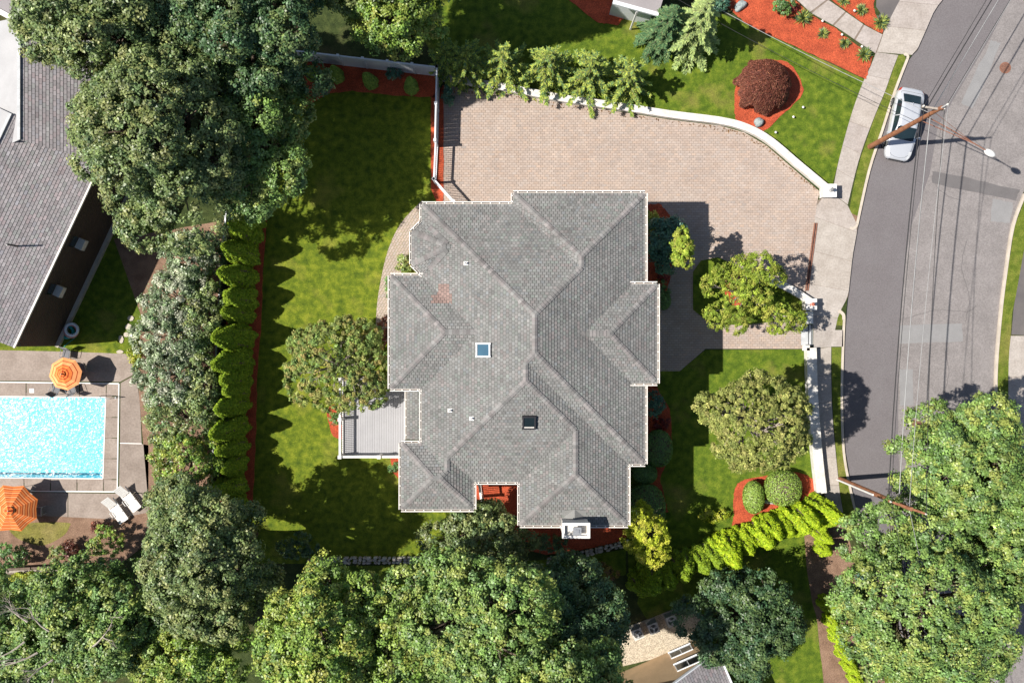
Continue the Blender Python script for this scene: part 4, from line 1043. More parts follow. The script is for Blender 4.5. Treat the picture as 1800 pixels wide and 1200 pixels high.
def tree(name, label, cu, cv, ru, rv, ztop, zbase, pal, m='leaf', dens=4.6, per=60, L=0.155, W=0.10, nl=None, group=None, cat='tree', bark='bark', lobe=(.26, .46), spread=.68, jit=.31, trunk=None, extra=None, bare=0, core=.56, sparse=1.0, colsd=.14):
    zc = (ztop + zbase) / 2; c = P(cu, cv, zc); k = (1 - zc / CAM_H) / PPM
    rx, ry, rz = ru * k, rv * k, (ztop - zbase) / 2
    base = Vector((c.x, c.y, 0)) if trunk is None else P(trunk[0], trunk[1], 0)
    t = empty(name, base, 0, label, cat, group)
    nl = nl or int(max(7, min(20, 6 + rx * ry * .42)))
    if name in ('broadleaf_tree', 'street_tree'): nl = int(nl * 2.3); lobe = (.15, .31); spread = .80; core = .60
    lobes = [(np.array([0, 0, -.1 * rz]), np.array([rx, ry, rz]) * core)]
    ga = 2.399963; ph = random.uniform(0, 6)
    for i in range(nl):
        f = (i + .5) / nl; r = math.sqrt(f) * spread * random.uniform(.82, 1.15); a = ph + i * ga + random.uniform(-.3, .3)
        zz = math.sqrt(max(0, 1 - min(r * 1.05, 1) ** 2)) * (random.uniform(.25, .62) if core < .58 else random.uniform(.35, .85)) - .12 - (.35 * random.random() if r > .5 else 0)
        s = random.uniform(*lobe)
        lobes.append((np.array([rx * r * math.cos(a), ry * r * math.sin(a), rz * zz]), np.array([rx * s, ry * s, max(rz * s, min(rx, ry) * s * .6)])))
    if rx > 1.6:
        nf = int(7 + rx * 1.6)
        for i in range(nf):
            a = random.uniform(0, 6.283); r = random.uniform(.70, .90); s = random.uniform(.12, .22)
            lobes.append((np.array([rx * r * math.cos(a), ry * r * math.sin(a), rz * random.uniform(-.5, .25)]), np.array([rx * s, ry * s, max(rz * s, min(rx, ry) * s * .7)])))
    if extra:
        for (u, v, rr, z_) in extra:
            p = P(u, v, z_); kk = (1 - z_ / CAM_H) / PPM
            lobes.append((np.array([p.x - c.x, p.y - c.y, z_ - zc]), np.array([rr * kk] * 3) * np.array([1, 1, .8])))
    PO, NO, CO, SZ = [], [], [], []
    for i, (lc, lr) in enumerate(lobes):
        ar = 4 * math.pi * ((lr[0] * lr[1]) ** .8 + (lr[0] * lr[2]) ** .8 + (lr[1] * lr[2]) ** .8) / 3 * .8
        nclump = int(ar * dens * sparse); d = sphere_dirs(nclump, -.45)
        cp = lc + d * lr * NR.uniform(.78, 1.06, (nclump, 1))
        keep = np.ones(nclump, bool)
        for j, (l2, r2) in enumerate(lobes):
            if j == i: continue
            keep &= np.sum(((cp - l2) / r2) ** 2, 1) > .62
        cp, d = cp[keep], d[keep]; nclump = len(cp)
        if nclump == 0: continue
        ccol = colmix(PAL[pal], nclump, colsd) * (WARM if pal in ('lime', 'chart', 'limeolive', 'maroon', 'burg', 'bronze') else GAIN) * {'lime': .78, 'chart': 1.1, 'deep2': .8, 'maroon': .6, 'burg': .7, 'bronze': .8}.get(pal, 1.0); npl = NR.poisson(per, nclump)
        idx = np.repeat(np.arange(nclump), npl); n = len(idx)
        cr = NR.uniform(.65, 1.35, nclump)[idx][:, None] * jit
        sd = unit(NR.normal(size=(n, 3)) + d[idx] * .55 + np.array([0, 0, .35])); off = sd * cr * NR.uniform(.25, 1.2, (n, 1)) * np.array([1, 1, .85])
        PO.append(cp[idx] + off); NO.append(sd * .75 + d[idx] * .25 + np.array([0, 0, .42]) + NR.normal(size=(n, 3)) * .38)
        CO.append(ccol[idx] * np.exp(NR.normal(0, .24, (n, 1)))); SZ.append(NR.uniform(.7, 1.3, n))
    PO = np.concatenate(PO); NO = np.concatenate(NO); CO = np.concatenate(CO); SZ = np.concatenate(SZ)
    off = np.array([c.x - base.x, c.y - base.y, zc])
    leaf_object('crown', PO + off, NO, L * SZ, W * SZ, CO, MT[m], t)
    # trunk and limbs
    rt = max(.06, min(.38, ztop * .026)); top = Vector((off[0] * .7, off[1] * .7, zbase + (ztop - zbase) * .35))
    mb = MB(); pts = limb_points((0, 0, -.05), top, .04, 6); mb.tube(pts, [rt * (1.35 if i == 0 else 1 - .1 * i) for i in range(6)], 9); mb.build('trunk', MT[bark], t, smooth=True)
    mb = MB()
    for (lc, lr) in (lobes[1:] if cat != 'bush' else []):
        s = pts[3].lerp(pts[5], random.random()); e = Vector(lc + off) + Vector((0, 0, -.1)); lp = limb_points(s, e, .1, 5)
        mb.tube(lp, [rt * .45, rt * .36, rt * .27, rt * .18, rt * .08], 6)
        for q in range(3):
            e2 = e + Vector((random.uniform(-1, 1) * lr[0], random.uniform(-1, 1) * lr[1], random.uniform(0, .8) * lr[2])) * .8
            mb.tube(limb_points(lp[3], e2, .1, 4), [rt * .16, rt * .12, rt * .08, rt * .04], 5)
    if cat != 'bush': mb.build('branches', MT[bark], t, smooth=True)['kind'] = 'stuff'
    if bare:
        mb = MB()
        for q in range(bare):
            a = random.uniform(0, 6.28); r0 = random.uniform(.1, .55); s = Vector((off[0] + rx * r0 * math.cos(a), off[1] + ry * r0 * math.sin(a), zc + rz * .95))
            def grow(s, d, ln, r, lv):
                e = s + d * ln; lp = limb_points(s, e, .1, 4); mb.tube(lp, [r, r * .8, r * .6, r * .4], 5)
                if lv > 0:
                    for _ in range(3):
                        nd = (d + Vector((random.uniform(-.8, .8), random.uniform(-.8, .8), random.uniform(-.2, .5)))).normalized(); grow(lp[random.choice((1, 2, 3))], nd, ln * random.uniform(.5, .75), r * .5, lv - 1)
            grow(s, Vector((math.cos(a + random.uniform(-1, 1)), math.sin(a + random.uniform(-1, 1)), random.uniform(.0, .3))).normalized(), random.uniform(1.0, 1.9), .055, 3)
        mb.build('bare_branches', MT['barkpale'], t)['kind'] = 'stuff'
    return t

# --- large trees, top left
tree('broadleaf_tree', 'big grey-green tree overhanging the grey house roof in the top left', 190, 52, 150, 92, 15.0, 5.5, 'oak', group='tall trees', nl=17, extra=[(62, 25, 36, 9.5), (95, 75, 30, 9), (45, 40, 22, 9)])
tree('broadleaf_tree', 'broad grey-green tree between the grey house and the back lawn', 285, 235, 145, 150, 15.0, 5.0, 'oak', group='tall trees', nl=19, extra=[(150, 225, 28, 9), (160, 285, 28, 8.5), (185, 170, 30, 10), (330, 370, 70, 8.5), (230, 320, 55, 8.5), (255, 395, 45, 7)])
tree('broadleaf_tree', 'darker green tree between the two big trees at the top edge', 430, 60, 150, 115, 13.5, 4.5, 'deep', group='tall trees', nl=15)
tree('broadleaf_tree', 'dark green tree overhanging the upper left corner of the back lawn', 450, 225, 90, 140, 10.5, 3.5, 'maple', group='tall trees', nl=13, extra=[(500, 300, 40, 8), (440, 345, 42, 7.5)])
tree('broadleaf_tree', 'pale green tree behind the white fence at the top edge', 690, 22, 92, 78, 10.0, 3.5, 'fresh', group='tall trees', nl=11)
tree('broadleaf_tree', 'tall tree standing beyond the top edge, shading the lawn behind the spruces', 650, -100, 175, 90, 15.0, 6.0, 'oak', group='tall trees', nl=15, trunk=(650, -110))
tree('broadleaf_tree', 'tall tree beyond the top edge left of the blue house, throwing dappled shade', 800, -105, 95, 80, 14.0, 5.0, 'maple', group='tall trees', nl=11, trunk=(780, -140))
# --- bottom left
tree('broadleaf_tree', 'dark glossy tree at the lower left corner of the back lawn', 365, 995, 112, 135, 12.5, 3.5, 'oak', 'leaf', group='tall trees', nl=15, )
tree('broadleaf_tree', 'grey-green tree with bare grey branches in the bottom left corner', 165, 1095, 150, 105, 11.0, 4.0, 'maple', group='tall trees', nl=15, bare=7)
tree('broadleaf_tree', 'green tree with dead twigs cut off by the left edge at the bottom', 15, 1110, 110, 105, 10.0, 4.0, 'maple', group='tall trees', nl=11, bare=5)
tree('broadleaf_tree', 'olive green tree at the bottom edge left of the dark gap', 330, 1150, 110, 85, 10.0, 4.0, 'fresh', group='tall trees', nl=11)
tree('small_tree', 'grey-green small tree beside the white loungers', 322, 893, 66, 58, 6.5, 1.5, 'oak', group='small trees', nl=9, L=.17, W=.10)
# --- bottom centre
tree('broadleaf_tree', 'bright green tree at the bottom edge right of the dark gap', 578, 1115, 118, 118, 13.5, 4.5, 'fresh', group='tall trees', nl=16, extra=[(573, 1002, 26, 8.5), (640, 1040, 34, 9), (690, 1110, 60, 10), (700, 1180, 50, 10)])
tree('broadleaf_tree', 'tall dark green tree at the bottom centre', 825, 1095, 165, 125, 13.5, 4.0, 'maple', group='tall trees', nl=18, extra=[(720, 1030, 40, 9), (760, 1010, 34, 8.5), (905, 1060, 70, 12), (900, 1150, 60, 12), (700, 1080, 50, 9)])
tree('broadleaf_tree', 'deep green tree below the chimney right of the bottom centre', 982, 1090, 122, 110, 10.5, 3.5, 'deep', group='tall trees', nl=15, extra=[(1000, 1005, 34, 5), (1050, 1120, 50, 8)])
tree('broadleaf_tree', 'tall green tree cut by the bottom edge left of the beige house', 1000, 1205, 110, 75, 17.0, 7.0, 'maple', group='tall trees', nl=12)
tree('small_tree', 'pale green small tree against the south side of the big house', 845, 945, 95, 65, 6.2, 1.2, 'oak', group='small trees', nl=11, L=.17, W=.10)
# --- right
tree('street_tree', 'large light green tree covering the bottom right corner', 1634, 1072, 162, 158, 12.0, 4.0, 'maple', 'leaf', group='trees by the street', nl=20, extra=[(1512, 945, 42, 8), (1565, 915, 38, 8), (1620, 1060, 120, 8.5), (1540, 1040, 60, 9), (1700, 1090, 70, 8.5)], dens=5.2)
tree('street_tree', 'light green tree overhanging the street near the lower manhole', 1690, 815, 108, 108, 11.0, 4.5, 'maple', 'leaf', group='trees by the street', nl=15, extra=[(1640, 800, 30, 7.5), (1745, 730, 38, 8)], trunk=(1765, 800), dens=5.5)
tree('street_tree', 'light green tree cut off by the right edge of the picture', 1800, 920, 95, 130, 10.5, 4.0, 'maple', 'leaf', group='trees by the street', nl=13)
tree('small_tree', 'dark blue-green tree between the beige house and the garden path', 1310, 1095, 98, 82, 8.0, 1.5, 'deep2', 'leaf', group='small trees', nl=24, lobe=(.15, .28), spread=.9, core=.45, extra=[(1215, 1085, 32, 5), (1350, 1035, 30, 5), (1270, 1030, 24, 5), (1385, 1100, 26, 4), (1320, 1170, 28, 4)])
tree('small_tree', 'olive leafed tree on the front lawn beside the long white wall', 1326, 745, 100, 92, 10.3, 4.2, 'olive', 'leaf_soft', group='small trees', nl=16, L=.14, W=.08, per=34, dens=9.5, jit=.18, bark='barkpale', extra=[(1240, 710, 18, 7.5), (1395, 760, 30, 7)])
tree('small_tree', 'yellow-green tree with bare centre branches on the driveway island', 1312, 500, 62, 52, 5.2, 2.0, 'limeolive', 'leaf_soft', group='small trees', nl=10, L=.125, W=.06, spread=.86, core=.22, bare=0, lobe=(.22, .32), bark='barkpale', dens=10, jit=.17, per=30, colsd=.2, extra=[(1255, 500, 22, 4.2), (1262, 555, 24, 4), (1295, 565, 22, 3.8), (1370, 560, 26, 3.6), (1400, 565, 18, 3.2), (1340, 470, 26, 4.6)], trunk=(1302, 520))
tree('small_tree', 'flowering yellow-green tree on the back lawn beside the deck', 592, 642, 88, 95, 5.6, 1.6, 'myrtle', 'leaf_soft', group='small trees', nl=15, L=.15, W=.09, per=34, dens=9.5, jit=.18, bark='barkpale', extra=[(512, 650, 14, 3.0), (640, 590, 28, 4), (650, 690, 28, 4)])
tree('small_tree', 'chartreuse conifer-like tree by the south-east corner of the big house', 1136, 940, 44, 54, 7.0, 1.0, 'chart', 'leaf_soft', group='small trees', nl=11, L=.14, W=.06, dens=8, per=40, jit=.18, lobe=(.3, .42), extra=[(1120, 910, 18, 5), (1150, 975, 20, 5)])
tree('small_tree', 'sunlit light green treetop rising above the shade beside the driveway', 1199, 437, 16, 34, 6.3, 3.4, 'limeolive', 'leaf_soft', group='small trees', nl=8, L=.15, W=.10, dens=9, jit=.15, per=30, trunk=(1172, 462), extra=[(1199, 408, 8, 5.8), (1205, 460, 11, 5)])
tree('small_tree', 'dark green small tree in the shade between the house and the driveway', 1168, 425, 36, 52, 3.6, 0.8, 'bluegreen', 'leaf', group='small trees', nl=9, L=.18)

# --- flowering shrub screen along the pool
for (u, v, ru, rv, zt, pal, lab) in (
        (330, 455, 62, 50, 4.6, 'flower', 'white flowering tall shrub at the top of the screen beside the pool lawn'),
        (305, 525, 66, 55, 4.8, 'flower', 'white flowering tall shrub, second from the top of the screen by the pool'),
        (298, 590, 64, 55, 4.8, 'flower', 'white flowering tall shrub, third from the top of the screen by the pool'),
        (302, 660, 66, 58, 4.8, 'flower', 'white flowering tall shrub beside the dark umbrella shadow'),
        (358, 560, 44, 70, 4.2, 'oak', 'plain green tall shrub between the white shrubs and the arborvitae row'),
        (315, 735, 70, 56, 4.4, 'oak', 'grey-green tall shrub right of the pool corner'),
        (328, 805, 68, 58, 4.8, 'fresh', 'feathery green tall shrub above the loungers'),
        (362, 690, 40, 75, 4.0, 'oak', 'narrow green tall shrub beside the lower arborvitae')):
    tree('tall_shrub', lab, u, v, ru, rv, zt, .5, pal, 'leaf_waxy', cat='shrub', group='shrub screen beside the pool', nl=8, L=.13, W=.085, dens=6.0, per=45, jit=.24, colsd=.26)
# --- low shrubs
SH = [
 (20, 975, 28, 26, 1.9, 'shrub', 'dark round bush at the left edge below the orange umbrella'),
 (105, 972, 22, 18, 1.3, 'myrtle', 'small green bush on the bare soil below the pool'),
 (125, 962, 16, 14, 1.2, 'maroon', 'small dark purple bush on the bare soil below the pool'),
 (175, 925, 18, 10, 1.0, 'maroon', 'dark purple low bush at the lower edge of the pool deck'),
 (190, 955, 42, 32, 2.2, 'fresh', 'bright green bush below the loungers'),
 (238, 625, 14, 26, 1.0, 'lime', 'low clipped green bush at the corner of the pool deck'),
 (60, 1020, 50, 12, 1.5, 'lime', 'low yellow-green bush below the timber retaining wall'),
 (573, 150, 15, 14, 1.1, 'bluegreen', 'blue-green bush in the mulch bed below the fence'),
 (692, 131, 18, 9, 1.0, 'bluegreen', 'low blue-green bush between two fence arborvitae'),
 (787, 170, 9, 22, 1.2, 'bluegreen', 'dark bush in the corner of the driveway and the white fence'),
 (713, 466, 17, 17, .9, 'myrtle', 'white flowered low bush beside the curved paver walk'),
 (683, 508, 5, 22, .9, 'shrub', 'dark bush against the west wall by the walk'),
 (675, 580, 12, 30, 1.2, 'maroon', 'dark bush between the lawn tree and the house'),
 (590, 735, 9, 12, .6, 'shrub', 'little green plant in the red mulch left of the deck'),
 (693, 822, 14, 9, .8, 'shrub', 'small bright bush below the deck corner'),
 (1145, 392, 16, 22, 2.2, 'lime', 'rounded yellow-green bush tight against the street side wall'),
 (1155, 515, 22, 20, 1.2, 'shrub', 'dark low bush beside the red bush by the entrance'),
 (1163, 482, 14, 12, 1.2, 'burg', 'small dark red bush in the shade by the entrance'),
 (1150, 712, 18, 28, 1.9, 'bluegreen', 'blue-green bush at the street side wall below the entrance'),
 (1160, 748, 18, 14, .7, 'burg', 'dark red low bush between two green shrubs on the street side'),
 (960, 955, 40, 18, 1.5, 'deep', 'dark bush in the mulch left of the chimney'),
 (1250, 905, 32, 10, .7, 'lime', 'sunlit low plants at the edge of the shaded front lawn'),
 (1376, 12, 24, 16, 1.2, 'shrub', 'spreading green bush beside the stepping slab walk at the top'),
 (1268, 5, 18, 14, 1.3, 'bluegreen', 'dark grey-green round bush at the top edge beside a boulder'),
 (1390, 16, 9, 8, .6, 'burg', 'small dark red plant near the slab walk'),
 (1290, 500, 14, 24, .5, 'bronze', 'orange and red leafed plant under the driveway island tree'),
 (1400, 560, 18, 10, 1.0, 'fresh', 'green bush beside the gate pillar with the copper lantern'),
 (1520, 1010, 24, 40, 2.5, 'bluegreen', 'dark blue-green bush beside the large bottom right tree'),
 (1530, 1110, 30, 30, 2.2, 'bluegreen', 'dark bush left of the bottom right tree near the bottom edge'),
 (520, 960, 40, 28, 1.6, 'deep', 'dark rounded bush in the shaded lower corner of the back lawn'),
 (1055, 1005, 40, 22, 1.5, 'bronze', 'dark dry looking bush below the stone edging under the chimney'),
]
for (u, v, ru, rv, zt, pal, lab) in SH:
    tree('bush', lab, u, v, ru, rv, zt, .08, pal, 'leaf', cat='bush', group='garden bushes', nl=6, L=.11, W=.075, dens=9, per=30, jit=.15, colsd=.22)

# --- clipped solids: boxwood balls and mounds
def clipped(name, label, u, v, ru, rv, h, pal, n=5200, group='clipped shrubs', m='leaf', L=.075, pw=2.2):
    zc = h * .55; c = P(u, v, zc); k = (1 - zc / CAM_H) / PPM
    t = empty(name, (c.x, c.y, 0), 0, label, 'shrub', group)
    d = sphere_dirs(n, -.75); s = (np.sum(np.abs(d) ** pw, 1) ** (-1 / pw))[:, None]
    rad = np.array([ru * k, rv * k, h * .5]); pos = d * s * rad * NR.uniform(.93, 1.03, (n, 1)) + np.array([0, 0, h * .5])
    nr = d / rad * rad.mean() + NR.normal(size=(n, 3)) * .45
    leaf_object('foliage', pos, nr, L * NR.uniform(.7, 1.4, n) * 1.25, L * .8, colmix(PAL[pal], n, .18) * 2.3, MT[m], t)
    core = MB(); core.lathe([(ru * k * .5, .03), (ru * k * .92, h * .3), (ru * k * .9, h * .6), (ru * k * .5, h * .9), (.02, h * .93)], n=14)
    for i, q in enumerate(core.v): core.v[i] = (q[0], q[1] * rv / ru, q[2])
    core.build('twigs', MT['bark'], t)
    return t
clipped('boxwood', 'larger clipped boxwood ball in the mulch bed by the long white wall', 1377, 858, 32, 31, 1.7, 'box')
clipped('boxwood', 'smaller clipped boxwood, half shaded, left of the larger ball', 1325, 874, 18, 28, 1.4, 'box')
clipped('boxwood', 'clipped dark shrub on the street side below the dark red bush', 1158, 788, 24, 32, 1.8, 'shrub')
clipped('boxwood', 'small clipped dark shrub near the step in the street side eave', 1134, 832, 21, 18, 1.3, 'shrub')
clipped('boxwood', 'long clipped dark mound behind the chartreuse tree', 1136, 895, 34, 44, 1.9, 'shrub', 7000)
clipped('boxwood', 'dark clipped shrub at the edge of the entrance path', 1166, 528, 13, 16, 1.0, 'shrub', 2600)

# --- arborvitae: several prototypes, copied
def arb_mesh(h, r, n, pal, rag=.10, m='leaf_soft', L=.17, W=.055):
    zz = NR.beta(1.15, 1.5, n) * h * .98 + .05; f = zz / h
    prof = r * (np.clip(1 - f, 0, 1) ** .62) * (1 - .25 * np.exp(-f * 9)); a = NR.uniform(0, 2 * np.pi, n)
    ridge = 1 + rag * np.sin(a * 5 + f * 4) + rag * .7 * np.sin(a * 9 - f * 7)
    rr = prof * ridge * NR.uniform(.82, 1.05, n)
    pos = np.stack([rr * np.cos(a), rr * np.sin(a), zz], 1)
    out = np.stack([np.cos(a), np.sin(a), np.full(n, .35)], 1)
    nr = out * .7 + np.array([0, 0, .25]) + NR.normal(size=(n, 3)) * .4
    axis = np.stack([np.cos(a) * .35, np.sin(a) * .35, np.ones(n)], 1) + NR.normal(size=(n, 3)) * .25
    o = leaf_object('foliage', pos, nr, L * NR.uniform(.7, 1.3, n), W * NR.uniform(.8, 1.3, n) * 1.5, colmix(PAL[pal], n, .16) * 2.0, MT[m], None, axis)
    me = o.data; bpy.data.objects.remove(o); return me
def arb_core(h, r):
    mb = MB(); mb.lathe([(r * .4, .02), (r * .78, h * .12), (r * .66, h * .4), (r * .42, h * .7), (r * .12, h * .93)], n=10); o = mb.build('stem', MT['bark']); me = o.data; bpy.data.objects.remove(o); return me
def place_arb(protos, u, v, s, label, group, name='arborvitae', sz=None):
    fm, sm = random.choice(protos); p = P(u, v, 0)
    t = empty(name, p, random.uniform(0, 6.28), label, 'arborvitae', group); t.rotation_euler = (random.gauss(0, .05), random.gauss(0, .05), random.uniform(0, 6.28)); t.scale = (s, s, s * (sz or random.uniform(.82, 1.12)))
    for nm, me in (('foliage', fm), ('stem', sm)):
        o = bpy.data.objects.new(nm, me); COL.objects.link(o); o.parent = t
    return t
big_arb = [(arb_mesh(4.0, .95, 7500, 'arb'), arb_core(4.0, .95)) for _ in range(3)]
ORD = ['first', 'second', 'third', 'fourth', 'fifth', 'sixth', 'seventh', 'eighth', 'ninth', 'tenth', 'eleventh', 'twelfth', 'thirteenth', 'fourteenth', 'fifteenth', 'sixteenth', 'seventeenth', 'eighteenth', 'nineteenth']
row = [(447, 392, .95), (441, 418, .98), (437, 452, 1.0), (434, 490, 1.04), (431, 527, .98), (429, 553, .95), (427, 594, 1.04), (425, 632, 1.02), (423, 662, .96), (421, 684, .94), (419, 708, 1.0), (418, 746, 1.0), (417, 782, .96), (417, 812, .92), (418, 852, .9), (419, 885, .86)]
for i, (u, v, s) in enumerate(row):
    place_arb(big_arb, u, v, s * random.uniform(.98, 1.16), 'clipped green arborvitae, %s from the top of the row along the back lawn' % ORD[i], 'arborvitae row along the back lawn')
small_arb = [(arb_mesh(2.4, .50, 3600, 'box', .06), arb_core(2.4, .50)) for _ in range(2)]
for (u, v, lab) in ((552, 133, 'small arborvitae half hidden under the big tree at the left end of the white fence'), (594, 137, 'small cone arborvitae, second from the left along the white fence'), (654, 147, 'small cone arborvitae in the middle of the white fence bed'), (724, 157, 'small cone arborvitae nearest the corner of the white fence')):
    place_arb(small_arb, u, v, 1.0, lab, 'small arborvitae along the white fence')
gold = [(arb_mesh(3.3, .74, 5200, 'gold', .14), arb_core(3.3, .74)) for _ in range(3)]
greenh = [(arb_mesh(3.3, .78, 5200, 'arb', .14), arb_core(3.3, .78)) for _ in range(2)]
hedge = [(1423, 893), (1403, 901), (1384, 907), (1365, 914), (1346, 920), (1328, 928), (1311, 935), (1293, 944), (1276, 952), (1258, 960), (1240, 968), (1221, 976), (1203, 984), (1183, 992), (1163, 1000), (1143, 1007), (1122, 1013)]
for i, (u, v) in enumerate(hedge):
    place_arb(gold if i < 10 else greenh, u + random.uniform(-5, 5), v + random.uniform(-4, 4), random.uniform(1.08, 1.38), ('golden' if i < 10 else 'green') + ' arborvitae, %s from the street end of the front garden hedge' % ORD[i], 'hedge across the front garden')
side = [(1428, 912), (1431, 936), (1434, 960), (1440, 1055), (1449, 1085), (1460, 1112), (1470, 1138), (1481, 1162), (1492, 1186)]
for i, (u, v) in enumerate(side):
    place_arb(gold, u + 6, v, random.uniform(.62, .8), 'golden arborvitae, %s from the top beside the narrow garden path' % ORD[i], 'hedge beside the garden path')

# --- spruces behind the low white wall
def conifer(name, label, u, v, h, r, pal, whorls=10, nb=7, droop=.22, needle=.23, m='needle', group='young conifers', dens=1.0, cat='tree', r0=.12, fan=.17):
    p = P(u, v, 0); t = empty(name, p, random.uniform(0, 6.28), label, cat, group)
    PO, NO, CO, AX = [], [], [], []; br = MB(); pal_ = np.array(PAL[pal])
    for w in range(whorls):
        f = w / (whorls - 1); z = h * (.06 + .92 * f); ln = r * (1 - f) ** .85 + r0
        n = max(4, int(nb * (1 - .4 * f)))
        for b in range(n):
            a = 2 * math.pi * (b + .5 * (w % 2)) / n + random.uniform(-.25, .25); L = ln * random.uniform(.75, 1.15)
            d = np.array([math.cos(a), math.sin(a), 0]); up_ = .28 * (f - .15)
            br.tube([(0, 0, z), tuple(d * L * .5 + np.array([0, 0, z + L * (up_ - droop * .25)])), tuple(d * L + np.array([0, 0, z + L * (up_ * 1.5 - droop)]))], [.022, .015, .006], 4, cap=False)
            k = int(L * 62 * dens) + 14; s = NR.uniform(.12, 1.0, k); side_ = NR.choice([-1, 1], k); per = np.array([-d[1], d[0], 0])
            wd = (1 - s * .8) * L * fan * NR.uniform(.05, 1, k)
            pos = d[None] * (s * L)[:, None] + per[None] * (side_ * wd)[:, None]
            pos[:, 2] += z + L * (up_ * s * 1.5 - droop * s * s) - wd * .25 + NR.normal(0, .025, k)
            PO.append(pos); AX.append(d[None] * .8 + per[None] * (side_ * .7)[:, None] + NR.normal(size=(k, 3)) * .15)
            NO.append(np.array([0, 0, 1.0]) + NR.normal(size=(k, 3)) * .25)
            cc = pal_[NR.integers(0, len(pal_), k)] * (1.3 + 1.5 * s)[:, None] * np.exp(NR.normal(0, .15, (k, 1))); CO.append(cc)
    PO = np.concatenate(PO); n = len(PO)
    leaf_object('needles', PO, np.concatenate(NO), needle * NR.uniform(.8, 1.5, n), needle * .34, np.concatenate(CO), MT[m], t, np.concatenate(AX))
    tb = MB(); tb.tube([(0, 0, -.03), (0, 0, h * .5), (0, 0, h * 1.01)], [.10, .06, .012], 8); tb.build('trunk', MT['bark'], t); br.build('branches', MT['bark'], t)['kind'] = 'stuff'
    return t
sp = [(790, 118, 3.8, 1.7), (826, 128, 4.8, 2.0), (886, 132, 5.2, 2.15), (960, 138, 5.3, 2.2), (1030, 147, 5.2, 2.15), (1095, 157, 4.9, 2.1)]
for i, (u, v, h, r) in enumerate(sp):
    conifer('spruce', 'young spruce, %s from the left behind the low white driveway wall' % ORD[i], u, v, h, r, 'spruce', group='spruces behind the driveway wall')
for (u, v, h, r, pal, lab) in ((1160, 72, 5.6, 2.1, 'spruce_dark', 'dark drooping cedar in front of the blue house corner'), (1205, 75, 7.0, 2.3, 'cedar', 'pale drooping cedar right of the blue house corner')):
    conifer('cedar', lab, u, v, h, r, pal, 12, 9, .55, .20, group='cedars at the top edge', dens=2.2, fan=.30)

# --- weeping red maple
def weeping(label, u, v, ru, rv, h):
    zc = h * .6; c = P(u, v, zc); k = (1 - zc / CAM_H) / PPM; t = empty('weeping_maple', (c.x, c.y, 0), 0, label, 'tree')
    rx, ry = ru * k, rv * k; n = 30000; sn = 420
    a0 = NR.uniform(0, 2 * np.pi, sn); f0 = NR.random(sn); i = NR.integers(0, sn, n)
    a = a0[i] + NR.normal(0, .16, n); f = np.sqrt(NR.uniform(.0, 1, n)); st = NR.uniform(.0, 1, n)
    wob_ = 1 + .07 * np.sin(a * 7) + .05 * np.sin(a * 13 + 1)
    r = f * wob_; lay = .86 + .14 * f0[i]
    z = h * lay * np.sqrt(np.clip(1.02 - (r * .96) ** 2.2, .05, 1)) + NR.normal(0, .04, n)
    pos = np.stack([rx * r * np.cos(a), ry * r * np.sin(a), z], 1)
    ax = np.stack([np.cos(a), np.sin(a), -.4 - f * 1.2], 1) + NR.normal(size=(n, 3)) * .3
    nr = np.stack([np.cos(a) * f, np.sin(a) * f, np.full(n, .8)], 1) + NR.normal(size=(n, 3)) * .5
    pal_ = np.array(PAL['maroon']); sc_ = pal_[NR.integers(0, 4, sn)] * np.exp(NR.normal(0, .10, (sn, 1)))
    leaf_object('foliage', pos, nr, .15 * NR.uniform(.7, 1.4, n), .04, 1.5 * sc_[i] * np.exp(NR.normal(0, .3, (n, 1))), MT['leaf_soft'], t, ax)
    mb = MB(); mb.tube([(0, 0, -.02), (.1, 0, h * .5), (0, .1, h * .8)], [.12, .09, .05], 8)
    for q in range(9):
        a_ = q * .7; mb.tube([(0, .05, h * .6), (rx * .4 * math.cos(a_), ry * .4 * math.sin(a_), h * .82), (rx * .8 * math.cos(a_), ry * .8 * math.sin(a_), h * .5)], [.04, .025, .01], 5)
    mb.build('trunk', MT['bark'], t)
weeping('dome-shaped weeping maple with dark red leaves in the island bed', 1347, 146, 48, 47, 2.2)

# --- yuccas in the red mulch beside the slab walk
def yucca(label, u, v, r, s):
    p = P(u, v, .02); t = empty('yucca', p, 0, label, 'yucca', 'spiky yuccas in the red mulch'); n = int(110 * s + 40); mb = MB(); pal_ = PAL['yucca']; rr = r / PPM
    for i in range(n):
        a = random.uniform(0, 6.283); e = random.uniform(.1, 1.35); L = rr * random.uniform(.8, 1.15); w = .022 + .012 * random.random()
        d = Vector((math.cos(a) * math.cos(e), math.sin(a) * math.cos(e), math.sin(e))); s_ = Vector((-math.sin(a), math.cos(a), 0)) * w
        b = d * .03; m1 = d * L * .55; tip = d * L - Vector((0, 0, L * .12)); c = random.choice(pal_); k = random.uniform(1.1, 1.9); c = tuple(x * k for x in c)
        mb.add([b - s_ * .7, b + s_ * .7, m1 + s_, tip, m1 - s_], [(0, 1, 2, 3, 4)], 0, c)
    mb.build('leaves', MT['leaf'], t)
    MB().lathe([(.06, 0), (.05, .08), (.01, .12)], n=8).build('stem', MT['bark'], t)
for (u, v, r, lab) in ((1411, 34, 19, 'largest spiky yucca between the green bush and the slab walk'), (1446, 60, 13, 'small spiky yucca below the second slab joint'), (1484, 77, 13, 'small spiky yucca below the third slab of the walk'), (1518, 97, 17, 'spiky yucca at the corner of the bed by the sidewalk'), (1513, 19, 14, 'spiky yucca in the upper bed beside the asphalt drive'), (1547, 40, 17, 'spiky yucca at the tip of the upper bed by the apron'), (1482, 2, 13, 'spiky yucca at the top edge above the slab walk')):
    yucca(lab, u, v, r, r / 18)

